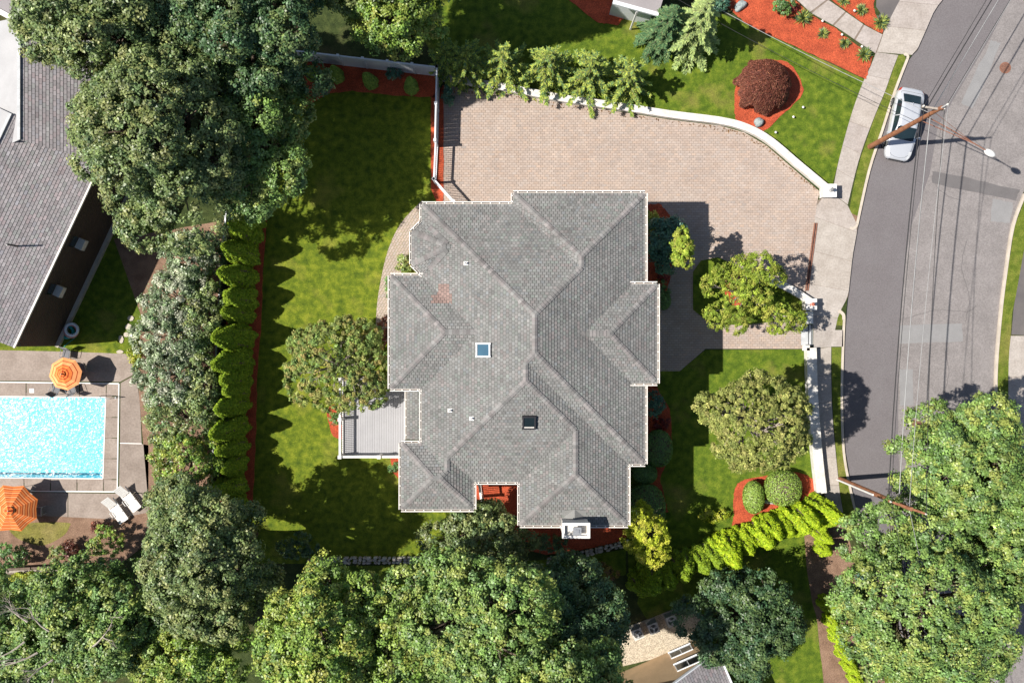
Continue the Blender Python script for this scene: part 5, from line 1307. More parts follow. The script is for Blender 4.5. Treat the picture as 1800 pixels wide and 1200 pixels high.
# ------------------------------------------------------------------ white low walls, pillars, gate parts
def wall_run(name, label, pts, width, h, m='stucco', cat='wall', cap=True, sm=True, group=None):
    l = px_poly(smooth_line(pts, 5) if sm else pts); a = offset_line(l, width / 2); b = offset_line(l, -width / 2)
    t = empty(name, (l[0][0], l[0][1], 0), 0, label, cat, group); lx, ly = l[0]
    rel = lambda q: [(x - lx, y - ly) for x, y in q]
    mb = MB()
    for i in range(len(l) - 1):
        A, B, C, D = rel([a[i], a[i + 1], b[i + 1], b[i]])
        mb.add([(*A, -.05), (*B, -.05), (*C, -.05), (*D, -.05), (*A, h - .06), (*B, h - .06), (*C, h - .06), (*D, h - .06)], [(0, 4, 5, 1), (2, 6, 7, 3)])
    mb.build('body', MT[m], t)
    a = offset_line(l, width / 2 + .03); b = offset_line(l, -width / 2 - .03)
    # coping stones, each its own piece
    seg = max(1, round(sum(math.dist(p, q) for p, q in zip(l, l[1:])) / 1.1)); step = max(1, (len(l) - 1) // seg)
    i = 0
    while i < len(l) - 1:
        j = min(i + step, len(l) - 1)
        poly = rel(a[i:j + 1]) + rel(b[i:j + 1])[::-1]
        n = len(poly); c = (sum(p[0] for p in poly) / n, sum(p[1] for p in poly) / n)
        poly = [(c[0] + (p[0] - c[0]) * .994, c[1] + (p[1] - c[1]) * .994) for p in poly]
        if area2(poly) < 0: poly = poly[::-1]
        MB().prism(poly, h - .06, h).build('coping_stone', MT['stucco'], t); i = j
    return t
wall_run('low_wall', 'low white curving wall along the top edge of the driveway', [(776, 138), (890, 157), (985, 175), (1090, 190), (1180, 204), (1265, 215), (1310, 227), (1350, 249), (1400, 291), (1447, 330)], .40, .42)
wall_run('low_wall', 'short white wall running from the driveway island to the gate pillar', [(1325, 484), (1350, 493), (1385, 508), (1420, 530)], .40, .45)
wall_run('long_wall', 'long straight white wall between the front lawn and the sidewalk', [(1421, 611), (1424, 700), (1431, 790), (1439, 864)], .58, .60, sm=True)
wall_run('wall_return', 'short white wall stub at the top end of the long wall', [(1405, 611), (1418, 611)], .30, .60, sm=False)
def pillar(u, v, sx, sy, h, label, lantern, lab2):
    p = P(u, v, h); t = empty('gate_pillar', (p.x, p.y, 0), 0, label, 'pillar', 'gate pillars')
    MB().box((0, 0, h / 2 - .06), (sx - .1, sy - .1, h - .02)).build('shaft', MT['stucco'], t)
    MB().box((0, 0, h - .02), (sx, sy, .10)).build('cap', MT['white'], t)
    if lantern:
        q = empty('lantern', (p.x, p.y, h + .03), .3, lab2, 'lantern', 'lanterns on the gate pillars')
        MB().lathe([(.10, 0), (.10, .03), (.04, .05), (.04, .10)], n=10).build('base', MT[lantern], q)
        mb = MB()
        for sxx in (-1, 1):
            for syy in (-1, 1): mb.box((sxx * .075, syy * .075, .24), (.015, .015, .28))
        mb.build('cage', MT[lantern], q); MB().box((0, 0, .24), (.13, .13, .26)).build('glass', MT['cream'], q)
        MB().lathe([(.14, .38), (.10, .43), (.04, .50), (.015, .56)], n=6).build('hood', MT[lantern], q)
pillar(1459, 335, .84, .84, .85, 'white square gate pillar with dark lantern at the upper end of the apron', 'greymetal', 'dark grey lantern on the upper gate pillar')
pillar(1426, 535, .72, .74, .85, 'white square gate pillar with copper lantern below the driveway opening', 'copper', 'copper red lantern on the lower gate pillar')
pillar(1423, 558, .44, .80, .60, 'lower white block attached below the copper lantern pillar', None, '')
tr = empty('gate_track', P(1426, 451, .014), 0, 'rusty steel gate track across the driveway opening', 'gate track')
a, b = P(1434, 392, .02), P(1418, 511, .02); o_ = P(1426, 451, .014)
for k, (s, m) in enumerate(((-.07, 'rust'), (.07, 'rust'))):
    mb = MB(); mb.bar(a - o_ + Vector((s, 0, .02)), b - o_ + Vector((s, 0, .02)), .075, .05); mb.build('rail', MT[m], tr)
mb = MB(); mb.bar(a - o_, b - o_, .10, .012); mb.build('channel', MT['dark'], tr)
gs = empty('gate_track', P(1422, 590, .012), 0, 'narrow steel pedestrian gate track beside the sidewalk', 'gate track')
o_ = P(1422, 590, .012)
for u in (1421, 1426.5):
    mb = MB(); mb.bar(P(u, 571, .02) - o_, P(u, 606, .02) - o_, .04, .03); mb.build('rail', MT['dark'], gs)
sheet('threshold', [(1408, 571), (1428, 571), (1428, 607), (1408, 607)], 0.018, MT['trim_grey'], -0.02)
# island bed
sheet('planting_island', [(1218, 478), (1232, 458), (1262, 452), (1300, 470), (1326, 484), (1385, 508), (1418, 530), (1420, 562), (1385, 562), (1300, 572), (1245, 566), (1218, 544)], 0.05, MT['lawn2'], -0.02)
bed([(1275, 490), (1300, 485), (1312, 505), (1305, 535), (1278, 530)], .06)

# ------------------------------------------------------------------ white vinyl fence
fn = empty('privacy_fence', P(772, 134), 0, 'white vinyl privacy fence around the top of the back lawn', 'fence'); fo_ = P(772, 134)
def fence_run(p0, p1, h, n, picket=False):
    a, b = P(*p0), P(*p1); d = (b - a); L = d.length; t = d / L
    for i in range(n + 1):
        p = a + d * (i / n) - fo_; MB().box((p.x, p.y, (h + .08) / 2), (.13, .13, h + .08), math.atan2(t.y, t.x)).box((p.x, p.y, h + .10), (.17, .17, .05), math.atan2(t.y, t.x)).build('post', MT['vinyl'], fn)
    for i in range(n):
        s, e = a + d * (i / n) - fo_ + t * .07, a + d * ((i + 1) / n) - fo_ - t * .07
        if not picket:
            m_ = 8
            for k in range(m_):
                q, r_ = s.lerp(e, k / m_), s.lerp(e, (k + 1) / m_); gp = t * .004
                MB().bar(Vector((q.x, q.y, h / 2)) + gp, Vector((r_.x, r_.y, h / 2)) - gp, .035, h - .22).build('board', MT['vinyl'], fn)
        else:
            k_ = int((e - s).length / .13)
            for k in range(1, k_):
                q = s.lerp(e, k / k_); MB().box((q.x, q.y, h / 2), (.03, .03, h - .1)).build('picket', MT['vinyl'], fn)
        for zz in (.1, h - .04):
            MB().bar(Vector((s.x, s.y, zz)), Vector((e.x, e.y, zz)), .09, .12).build('rail', MT['vinyl'], fn)
fence_run((520, 105), (772, 134), 1.8, 6)
fence_run((772, 134), (769, 258), 1.8, 2)
fence_run((769, 258), (766, 322), 1.4, 1, True)
fence_run((766, 322), (800, 360), 1.4, 1, True)
# fence glimpsed between the arborvitae and the shrubs
f2 = empty('screen_fence', P(405, 420), 0, 'grey fence glimpsed behind the arborvitae row', 'fence'); fo_ = P(405, 420)
fl_ = [(412, 380), (404, 470), (398, 560), (394, 650), (392, 740), (388, 830), (388, 900)]
for p, q in zip(fl_, fl_[1:]):
    a, b = P(*p) - fo_, P(*q) - fo_
    MB().bar(Vector((a.x, a.y, .85)), Vector((b.x, b.y, .85)), .05, 1.5).build('panel', MT['trim_grey'], f2)
    MB().bar(Vector((a.x, a.y, 1.63)), Vector((b.x, b.y, 1.63)), .10, .06).build('rail', MT['vinyl'], f2)
    MB().box((a.x, a.y, .88), (.13, .13, 1.75)).build('post', MT['vinyl'], f2)

# ------------------------------------------------------------------ stone edging and timber wall
def stones(name, label, pts, width, seed):
    rs = random.Random(seed); l = px_poly(smooth_line(pts, 8)); t = empty(name, (*l[0], 0), 0, label, 'stone edging'); tot = 0
    L = [0]
    for p, q in zip(l, l[1:]): L.append(L[-1] + math.dist(p, q))
    s = 0
    while s < L[-1]:
        ln = rs.uniform(.16, .42); i = max(k for k in range(len(L) - 1) if L[k] <= s); f = (s - L[i]) / (L[i + 1] - L[i]); p = Vector(l[i]).lerp(Vector(l[i + 1]), f); d = (Vector(l[i + 1]) - Vector(l[i])).normalized(); n = Vector((-d.y, d.x))
        for row_ in (-1, 0, 1):
            c = p + d * ln / 2 + n * (row_ * width * .33 + rs.uniform(-.03, .03)) - Vector(l[0]) + d * rs.uniform(-.08, .08); k = 7; poly = []
            for j in range(k):
                a = 2 * math.pi * j / k; poly.append(tuple(c + d * math.cos(a) * ln * .5 * rs.uniform(.85, 1.08) + n * math.sin(a) * width * .20 * rs.uniform(.85, 1.1)))
            v = rs.uniform(.7, 1.2); h = rs.uniform(.2, .3); n_ = len(poly); cc = (sum(x for x, _ in poly) / n_, sum(y for _, y in poly) / n_)
            top = [(cc[0] + (x - cc[0]) * .86, cc[1] + (y - cc[1]) * .86, h) for x, y in poly]
            m_ = MB(); m_.add([(x, y, -.05) for x, y in poly] + [(x, y, h - .05) for x, y in poly] + top, [(j, (j + 1) % n_, n_ + (j + 1) % n_, n_ + j) for j in range(n_)] + [(n_ + j, n_ + (j + 1) % n_, 2 * n_ + (j + 1) % n_, 2 * n_ + j) for j in range(n_)] + [tuple(range(2 * n_, 3 * n_))], 0, (v, v * rs.uniform(.95, 1.02), v * rs.uniform(.88, 1.0)))
            m_.build('stone', MT['stone'], t)
        s += ln + .02
stones('stone_edging', 'pale field stone edging along the bottom of the back lawn', [(540, 988), (600, 984), (680, 983), (757, 982)], .46, 4)
stones('stone_edging', 'grey field stone edging below the red mulch and chimney', [(960, 985), (1005, 977), (1050, 966), (1100, 953)], .40, 6)
stones('stone_edging', 'dark stone edging between the boxwood bed and the golden hedge', [(1285, 942), (1330, 920), (1380, 897), (1420, 877), (1438, 868)], .36, 8)
tw = empty('timber_wall', P(0, 1003), 0, 'weathered timber retaining wall below the pool garden', 'retaining wall'); o_ = P(0, 1003)
for k, (v0, z) in enumerate(((1008, .12), (1004, .34), (999, .50))):
    for i in range(4):
        a, b = P(-40 + i * 52, v0 - i * 2.2), P(10 + i * 52, v0 - 2.2 - i * 2.2)
        mb = MB(); mb.bar(Vector((a.x, a.y, z)) - o_, Vector((b.x, b.y, z)) - o_, .17, .2); mb.build('timber', MT['barkpale'] if k == 1 else MT['bark'], tw)

# ------------------------------------------------------------------ boulders, lights, slabs
def boulder(label, u, v, r, ry, h, seed, group='boulders'):
    rs = random.Random(seed); bm = bmesh.new(); bmesh.ops.create_icosphere(bm, subdivisions=3, radius=1)
    for q in bm.verts:
        n = q.co.copy(); f = 1 + .12 * math.sin(n.x * 3 + seed) + .1 * math.sin(n.y * 4 + seed * 2) + rs.uniform(-.03, .03)
        q.co = Vector((n.x * r / PPM * f, n.y * ry / PPM * f, max(n.z, -.4) * h * f))
    me = bpy.data.meshes.new('boulder'); bm.to_mesh(me); bm.free(); me.materials.append(MT['boulder'])
    o = bpy.data.objects.new('boulder', me); COL.objects.link(o); o.location = P(u, v, .1); o.rotation_euler = (0, 0, .7); tag(o, label, 'boulder', group)
boulder('grey boulder at the tip of the weeping maple bed', 1334, 215, 10, 7, .32, 2)
boulder('pale boulder in the red mulch near the top edge', 1301, 11, 11, 8, .3, 5)
for i, (u, v, lab) in enumerate(((1410, 190, 'small white garden light on the lawn nearest the maple bed'), (1393, 207, 'small white garden light between its two neighbours below the maple bed'), (1362, 234, 'small white garden light nearest the curved wall'),
                                 (1444, 39, 'small pale garden light beside the first small yucca'), (1478, 63, 'small pale garden light beside the slab walk'), (1500, 21, 'small pale garden light in the upper mulch bed'), (1513, 84, 'small pale garden light by the corner yucca'))):
    t = empty('garden_light', P(u, v, .02), 0, lab, 'garden light', 'garden lights')
    MB().tube([(0, 0, -.02), (0, 0, .16)], .018, 6).build('stake', MT['dark'], t)
    MB().lathe([(.03, .16), (.075, .18), (.075, .22), (.02, .26)], n=10).build('head', MT['white'], t)
t = empty('downspout_pad', P(1352, 882, .04), -.1, 'small grey splash block in the mulch between the boxwoods', 'splash block')
MB().box((0, 0, .04), (.62, .2, .07)).build('tray', MT['trim_grey'], t); MB().box((.27, 0, .1), (.08, .2, .06)).build('lip', MT['greymetal'], t)
for (u, v, w, h, lab) in ((213, 596, 9, 15, 'white stepping stone in the grass above the pool deck'), (211, 618, 12, 7, 'small white stepping stone touching the pool deck edge'), (230, 559, 11, 10, 'pale round stepping stone in the shaded lawn, upper'), (226, 574, 12, 11, 'pale round stepping stone in the shaded lawn, middle'), (222, 588, 10, 9, 'pale round stepping stone in the shaded lawn, lower')):
    p = P(u, v, .02); mb = MB(); mb.prism([(math.cos(a * .7854) * w / 54 * random.uniform(.85, 1.1), math.sin(a * .7854) * h / 54 * random.uniform(.85, 1.1)) for a in range(8)], -.02, .03)
    tag(mb.build('stepping_stone', MT['kerb'], None, p), lab, 'stepping stone', 'stepping stones by the pool')

# ------------------------------------------------------------------ pool furniture
def umbrella(u, v, rpx, z, label, rings, tilt=(0, 0, 0), rot=0.0, scal=.0):
    p = P(u, v, z); r = rpx / PPM * (1 - z / CAM_H); t = empty('patio_umbrella', (p.x, p.y, 0), rot, label, 'umbrella', 'orange patio umbrellas')
    ca = empty('canopy', (0, 0, z - .05)); ca.parent = t; ca.rotation_euler = tilt
    drop = r * .40
    ms = [MT['orange'], MT['orangelite'], MT['stripe']]; mb = MB()
    def pt(f, a, mid):
        rr = r * f * ((1 - scal * f) if mid else 1.0) * (math.cos(math.pi / 8) if mid else 1.0)
        return (rr * math.cos(a), rr * math.sin(a), drop * (.55 - f ** 1.25) + (.02 if not mid else 0))
    for (f0, f1, mi) in rings:
        for k in range(8):
            a0, a1 = k * math.pi / 4, (k + 1) * math.pi / 4; am = (a0 + a1) / 2
            mb.add([pt(f0, a0, 0), pt(f1, a0, 0), pt(f1, am, 1), pt(f0, am, 1)], [(0, 1, 2, 3)], mi)
            mb.add([pt(f0, am, 1), pt(f1, am, 1), pt(f1, a1, 0), pt(f0, a1, 0)], [(0, 1, 2, 3)], mi)
    mb.build('fabric', ms, ca)
    for k in range(8):
        a = k * math.pi / 4; q = [pt(f, a, 0) for f in (.08, .4, .7, .98)]
        m_ = MB(); m_.tube([(x, y, zz - .035) for x, y, zz in q], .012, 5); m_.build('rib', MT['dark'], ca)
    vt = MB(); top = drop * .55
    for k in range(8):
        a0, a1 = k * math.pi / 4, (k + 1) * math.pi / 4; rv = r * .17
        vt.add([(0, 0, top + .09), (rv * math.cos(a0), rv * math.sin(a0), top + .01), (rv * math.cos(a1), rv * math.sin(a1), top + .01)], [(0, 1, 2)], k % 2 * 2)
    vt.build('vent_cap', ms, ca); MB().lathe([(.03, top + .08), (.045, top + .12), (.015, top + .2)], n=10).build('finial', MT['cream'], ca)
    MB().tube([(0, 0, 0), (0, 0, z + top - .06)], .022, 8).build('pole', MT['dark'], t)
    MB().lathe([(.24, 0), (.24, .05), (.06, .10), (.04, .28)], n=18).build('base', MT['dark'], t)
R1 = [(.02, .22, 2), (.22, .30, 0), (.30, .37, 2), (.37, .52, 0), (.52, .57, 2), (.57, .76, 1), (.76, .81, 2), (.81, 1.0, 1)]
R2 = [(.02, .14, 0)] + [(.14 + k * .086, .14 + k * .086 + (.034 if k % 2 == 0 else .026), 2) for k in range(10)] + [(.14 + k * .086 + (.034 if k % 2 == 0 else .026), .14 + (k + 1) * .086, (1, 0)[k % 2]) for k in range(10)]
umbrella(112, 657, 29.5, 1.95, 'smaller orange striped umbrella on the upper side of the pool', R1, rot=.15)
umbrella(18, 895, 44, 2.05, 'larger orange striped umbrella cut by the left edge below the pool', R2, (.12, .18, 0), rot=.33, scal=.05)
def table(u, v, r, label):
    t = empty('patio_table', P(u, v, .005), 0, label, 'table', 'round patio tables')
    MB().lathe([(r, .70), (r, .72), (r - .02, .725)], n=28).build('top', MT['cream'], t)
    MB().lathe([(r + .02, .69), (r + .02, .715), (r, .715), (r, .69)], n=28).build('rim', MT['greymetal'], t)
    for k in range(4):
        a = k * math.pi / 2 + .5; MB().tube([(r * .75 * math.cos(a), r * .75 * math.sin(a), 0), (r * .55 * math.cos(a), r * .55 * math.sin(a), .69)], .018, 6).build('leg', MT['greymetal'], t)
table(121, 655, .62, 'round patio table under the smaller orange umbrella'); table(40, 893, .72, 'round patio table under the larger orange umbrella')
def chair_proto(frame, sling):
    t = empty('patio_chair'); 
    for s in (-1, 1):
        MB().tube([(s * .27, .26, 0), (s * .27, .27, .40), (s * .27, .24, .62), (s * .27, -.12, .63), (s * .27, -.28, .62)], .016, 6).build('arm', MT[frame], t)
        MB().tube([(s * .25, -.22, 0), (s * .25, -.24, .42), (s * .25, -.42, .95)], .016, 6).build('leg', MT[frame], t)
    mb = MB(); mb.add([(-.24, .26, .42), (.24, .26, .42), (.24, -.22, .39), (-.24, -.22, .39)], [(0, 1, 2, 3)]); mb.add([(-.24, .26, .405), (.24, .26, .405), (.24, -.22, .375), (-.24, -.22, .375)], [(3, 2, 1, 0)]); mb.build('seat', MT[sling], t)
    mb = MB(); mb.add([(-.24, -.23, .42), (.24, -.23, .42), (.24, -.41, .93), (-.24, -.41, .93)], [(0, 1, 2, 3)]); mb.add([(-.24, -.25, .42), (.24, -.25, .42), (.24, -.43, .93), (-.24, -.43, .93)], [(3, 2, 1, 0)]); mb.build('backrest', MT[sling], t)
    MB().tube([(-.25, -.42, .95), (.25, -.42, .95)], .016, 6).build('top_rail', MT[frame], t); MB().tube([(-.26, .26, .42), (.26, .26, .42)], .016, 6).build('front_rail', MT[frame], t)
    return t
cp1 = chair_proto('greymetal', 'mesh_grey'); cp2 = None
for i, (u, v, rz, lab) in enumerate(((151, 647, R(108), 'grey sling chair right of the smaller orange umbrella'), (131, 684, R(20), 'grey sling chair half under the lower edge of the smaller umbrella'), (104, 684, R(-25), 'grey sling chair hidden under the smaller umbrella on the pool side'), (122, 622, R(170), 'grey sling chair under the upper edge of the smaller umbrella'))):
    o = cp1 if i == 0 else copy_tree(cp1); o.location = P(u, v, .004); o.rotation_euler = (0, 0, rz); tag(o, lab, 'chair', 'grey patio chairs')
cp2 = chair_proto('trim_grey', 'mesh_grey')
for i, (u, v, rz, lab) in enumerate(((75, 895, R(90), 'pale framed chair in the shadow right of the larger umbrella'), (52, 862, R(150), 'pale framed chair under the upper edge of the larger umbrella'))):
    o = cp2 if i == 0 else copy_tree(cp2); o.location = P(u, v, .004); o.rotation_euler = (0, 0, rz); tag(o, lab, 'chair', 'pale patio chairs')
def lounger():
    t = empty('sun_lounger'); w = .62
    fr = MB()
    for s in (-1, 1): fr.bar((-.95, s * w / 2, .30), (.70, s * w / 2, .30), .06, .07)
    fr.bar((-.95, -w / 2, .30), (-.95, w / 2, .30), .06, .07); fr.build('frame', MT['white'], t)
    for k in range(9): MB().box((-.88 + k * .125, 0, .335), (.105, w - .05, .03)).build('slat', MT['white'], t)
    bk = empty('backrest', (.22, 0, .34)); bk.parent = t; bk.rotation_euler = (0, -R(32), 0)
    for k in range(7): MB().box((.06 + k * .11, 0, 0), (.095, w - .04, .03)).build('slat', MT['white'], bk)
    for s in (-1, 1):
        m_ = MB(); m_.tube([(.05, s * (w / 2 + .05), .32), (-.02, s * (w / 2 + .06), .52), (-.34, s * (w / 2 + .06), .52), (-.42, s * (w / 2 + .05), .32)], .022, 6); m_.build('arm', MT['white'], t)
        for x in (-.88, .55): MB().box((x, s * (w / 2 - .02), .14), (.06, .06, .29)).build('leg', MT['white'], t)
    return t
lg = lounger()
for i, (u, v, lab) in enumerate(((229, 873, 'white sun lounger nearer the shrubs, upper of the pair'), (207, 893, 'white sun lounger nearer the pool, lower of the pair'))):
    o = lg if i == 0 else copy_tree(lg); o.location = P(u, v, .004); o.rotation_euler = (0, 0, R(-52 + 180) if i == 0 else R(-54 + 180)); tag(o, lab, 'sun lounger', 'white sun loungers')
hr = empty('pool_handrail', P(195, 699, .01), 0, 'bent dark metal handrail at the top right corner of the pool', 'handrail')
MB().tube([(-.75, .15, -.5), (-.5, .12, .55), (-.2, .05, .85), (.28, .0, .80), (.30, 0, 0)], .022, 8).build('rail', MT['greymetal'], hr)
MB().lathe([(.06, 0), (.06, .02)], (.30, 0, 0), 10).build('flange', MT['greymetal'], hr)
tag(MB().box((0, 0, .012), (.30, .28, .012)).build('skimmer_lid', MT['white'], None, P(56, 686.5, .004)), 'square white skimmer lid in the pool coping', 'skimmer lid')
def torus(R_, r_, loc, rot, m, name, label):
    mb = MB(); n1, n2 = 28, 10; vv = []
    for i in range(n1):
        a = 2 * math.pi * i / n1
        for j in range(n2):
            b = 2 * math.pi * j / n2; vv.append(((R_ + r_ * math.cos(b)) * math.cos(a), (R_ + r_ * math.cos(b)) * math.sin(a), r_ * math.sin(b)))
    mb.add(vv, [(i * n2 + j, ((i + 1) % n1) * n2 + j, ((i + 1) % n1) * n2 + (j + 1) % n2, i * n2 + (j + 1) % n2) for i in range(n1) for j in range(n2)])
    o = mb.build(name, MT[m], None, loc, True); o.rotation_euler = rot; tag(o, label, 'pool float', 'pool floats against the grey house'); return o
torus(.38, .10, P(118, 583, .12), (.1, 0, .3), 'teal', 'pool_float', 'teal pool ring lying at the corner of the grey house')
torus(.40, .10, P(125, 581, .32), (.12, .05, 0), 'pinkv', 'pool_float', 'pink pool ring on the teal ring by the grey house')
torus(.38, .09, P(126, 579, .50), (.05, .1, 0), 'vinyl', 'pool_float', 'white pool ring on top of the stacked floats')
ho = MB(); ho.tube(smooth_line([P(146, 515, .05), P(135, 545, .04), P(125, 565, .04), P(137, 575, .03), P(135, 590, .03), P(118, 604, .03), P(112, 610, .03), P(116, 606, .03)], 6), .018, 5)
tag(ho.build('garden_hose', MT['teal']), 'thin green garden hose lying along the foot of the brown wall', 'hose')

# ------------------------------------------------------------------ air conditioning units by the beige house
def ac_unit(u, v, label):
    t = empty('condenser_unit', P(u, v, .8) - Vector((0, 0, .79)), R(22), label, 'air conditioner', 'outdoor condenser units')
    s = .66; h = .78
    MB().box((0, 0, .03), (s + .14, s + .14, .06)).build('pad', MT['kerb'], t)
    MB().box((0, 0, h / 2 + .06), (s, s, h)).build('casing', MT['cream'], t)
    for k in range(9):
        z = .14 + k * .075; m_ = MB()
        for sx, sy, lx, ly in ((0, s / 2 + .006, s * .88, .012), (0, -s / 2 - .006, s * .88, .012), (s / 2 + .006, 0, .012, s * .88), (-s / 2 - .006, 0, .012, s * .88)): m_.box((sx, sy, z), (lx, ly, .022))
        m_.build('louvre', MT['greymetal'], t)
    MB().lathe([(.26, h + .06), (.26, h + .068)], n=24).build('fan_well', MT['dark'], t)
    m_ = MB()
    for k in range(3):
        a = k * 2.094 + .4; d = Vector((math.cos(a), math.sin(a), 0)); e = Vector((-math.sin(a), math.cos(a), 0)); z = Vector((0, 0, h + .08))
        m_.add([z + d * .05 - e * .03, z + d * .22 - e * .10 + Vector((0, 0, .02)), z + d * .24 + e * .05, z + d * .05 + e * .04], [(0, 1, 2, 3)])
    m_.build('fan_blade', MT['trim_grey'], t); MB().lathe([(.07, h + .07), (.07, h + .11), (.02, h + .12)], n=12).build('motor', MT['white'], t)
    for r_ in (.12, .19, .26):
        m_ = MB(); m_.tube([(r_ * math.cos(q * .2618), r_ * math.sin(q * .2618), h + .125) for q in range(25)], .006, 4); m_.build('guard_ring', MT['cream'], t)
ac_unit(1121, 1114, 'leftmost of three condenser units by the beige house'); ac_unit(1149, 1104, 'middle of three condenser units by the beige house'); ac_unit(1181, 1091, 'condenser unit half hidden under the dark tree by the beige house')
tag(MB().box((0, 0, .12), (.3, .25, .24), .4).box((0, 0, .26), (.33, .28, .04), .4).build('utility_box', MT['vinyl'], None, P(1469, 903, .0)), 'upper pale blue utility box in the shade at the end of the golden hedge', 'utility box', 'utility boxes')
tag(MB().box((0, 0, .12), (.3, .25, .24), .2).box((0, 0, .26), (.33, .28, .04), .2).build('utility_box', MT['vinyl'], None, P(1472, 911, .0)), 'lower pale blue utility box in the shade at the end of the golden hedge', 'utility box', 'utility boxes')

# ------------------------------------------------------------------ car
def lerp_tab(tab, x):
    if x >= tab[0][0]: return tab[0][1:]
    for a, b in zip(tab, tab[1:]):
        if b[0] <= x <= a[0]:
            t = (a[0] - x) / (a[0] - b[0]); return tuple(p + (q - p) * t for p, q in zip(a[1:], b[1:]))
    return tab[-1][1:]
car = empty('parked_car', P(1590, 218, .6) - Vector((0, 0, .73)), math.atan2(-118, -24), 'silver white sedan parked at the kerb under the utility pole', 'car')
BODY = [(2.32, .50, .60, .52), (2.27, .66, .68, .60), (2.12, .78, .745, .67), (1.9, .845, .80, .73), (1.5, .88, .88, .81), (1.0, .89, .955, .88), (.4, .895, .985, .92), (-.5, .895, .99, .935), (-1.2, .89, 1.0, .95), (-1.75, .875, 1.03, .96), (-2.05, .82, 1.02, .93), (-2.22, .73, .96, .86), (-2.30, .58, .84, .76)]
def body_section(x):
    hw, zt, zs = lerp_tab(BODY, x); zb = .24
    h = [(0, zb), (.80 * hw, zb), (.95 * hw, zb + .07), (hw, .46), (hw * .995, (zs + .46) / 2), (.965 * hw, zs - .03), (.90 * hw, zs + .45 * (zt - zs)), (.70 * hw, zs + .82 * (zt - zs)), (.35 * hw, zt - .006), (0, zt)]
    return [(x, y, z) for y, z in h] + [(x, -y, z) for y, z in h[-2:0:-1]]
mb = MB(); xs_ = [2.32, 2.27, 2.2, 2.12, 2.0, 1.9, 1.7, 1.5, 1.25, 1.0, .7, .4, 0, -.5, -.9, -1.2, -1.5, -1.75, -1.9, -2.05, -2.15, -2.22, -2.30]
secs = [body_section(x) for x in xs_]; n = len(secs[0])
mb.add([p for s in secs for p in s], [(i * n + j, (i + 1) * n + j, (i + 1) * n + (j + 1) % n, i * n + (j + 1) % n) for i in range(len(secs) - 1) for j in range(n)] + [tuple(range(n)), tuple(reversed(range((len(secs) - 1) * n, len(secs) * n)))])
body = mb.build('body', MT['carpaint'], car, smooth=True)
GH = [(1.18, .70, .945), (1.0, .685, 1.04), (.7, .645, 1.20), (.42, .615, 1.335), (.2, .605, 1.40), (-.1, .60, 1.43), (-.5, .60, 1.44), (-.9, .595, 1.415), (-1.15, .59, 1.365), (-1.4, .60, 1.25), (-1.65, .62, 1.13), (-1.92, .64, 1.03)]
def gsec(x, s, off=0.0):
    hw, z = lerp_tab(GH, x); belt = min(lerp_tab(BODY, x)[0] * .93, .83); zb = min(.93, z - .01)
    a = abs(s); sg = 1 if s >= 0 else -1
    tab = [(0, 0, z), (.55, hw * .80, z - .018), (.70, hw, z - .07 if z - .07 > zb else (z + zb) / 2), (1.0, belt, zb)]
    for (s0, y0, z0), (s1, y1, z1) in zip(tab, tab[1:]):
        if s0 <= a <= s1 + 1e-9:
            t = (a - s0) / (s1 - s0); return Vector((x, sg * (y0 + (y1 - y0) * t + off * (1 if a > .6 else .2)), z0 + (z1 - z0) * t + off * (1 if a < .7 else .3)))
def gpatch(x0, x1, s0, s1, nx=8, ns=8, off=0.0):
    m_ = MB(); vv = [gsec(x0 + (x1 - x0) * i / nx, s0 + (s1 - s0) * j / ns, off) for i in range(nx + 1) for j in range(ns + 1)]
    m_.add(vv, [(i * (ns + 1) + j, (i + 1) * (ns + 1) + j, (i + 1) * (ns + 1) + j + 1, i * (ns + 1) + j + 1) for i in range(nx) for j in range(ns)]); return m_
gpatch(1.18, -1.92, -1, 1, 30, 22).build('roof', MT['carpaint'], car, smooth=True)
gpatch(1.08, .36, -.66, .66, 8, 10, .012).build('windshield', MT['carglass'], car, smooth=True)
gpatch(-1.20, -1.80, -.62, .62, 8, 10, .012).build('rear_window', MT['carglass'], car, smooth=True)
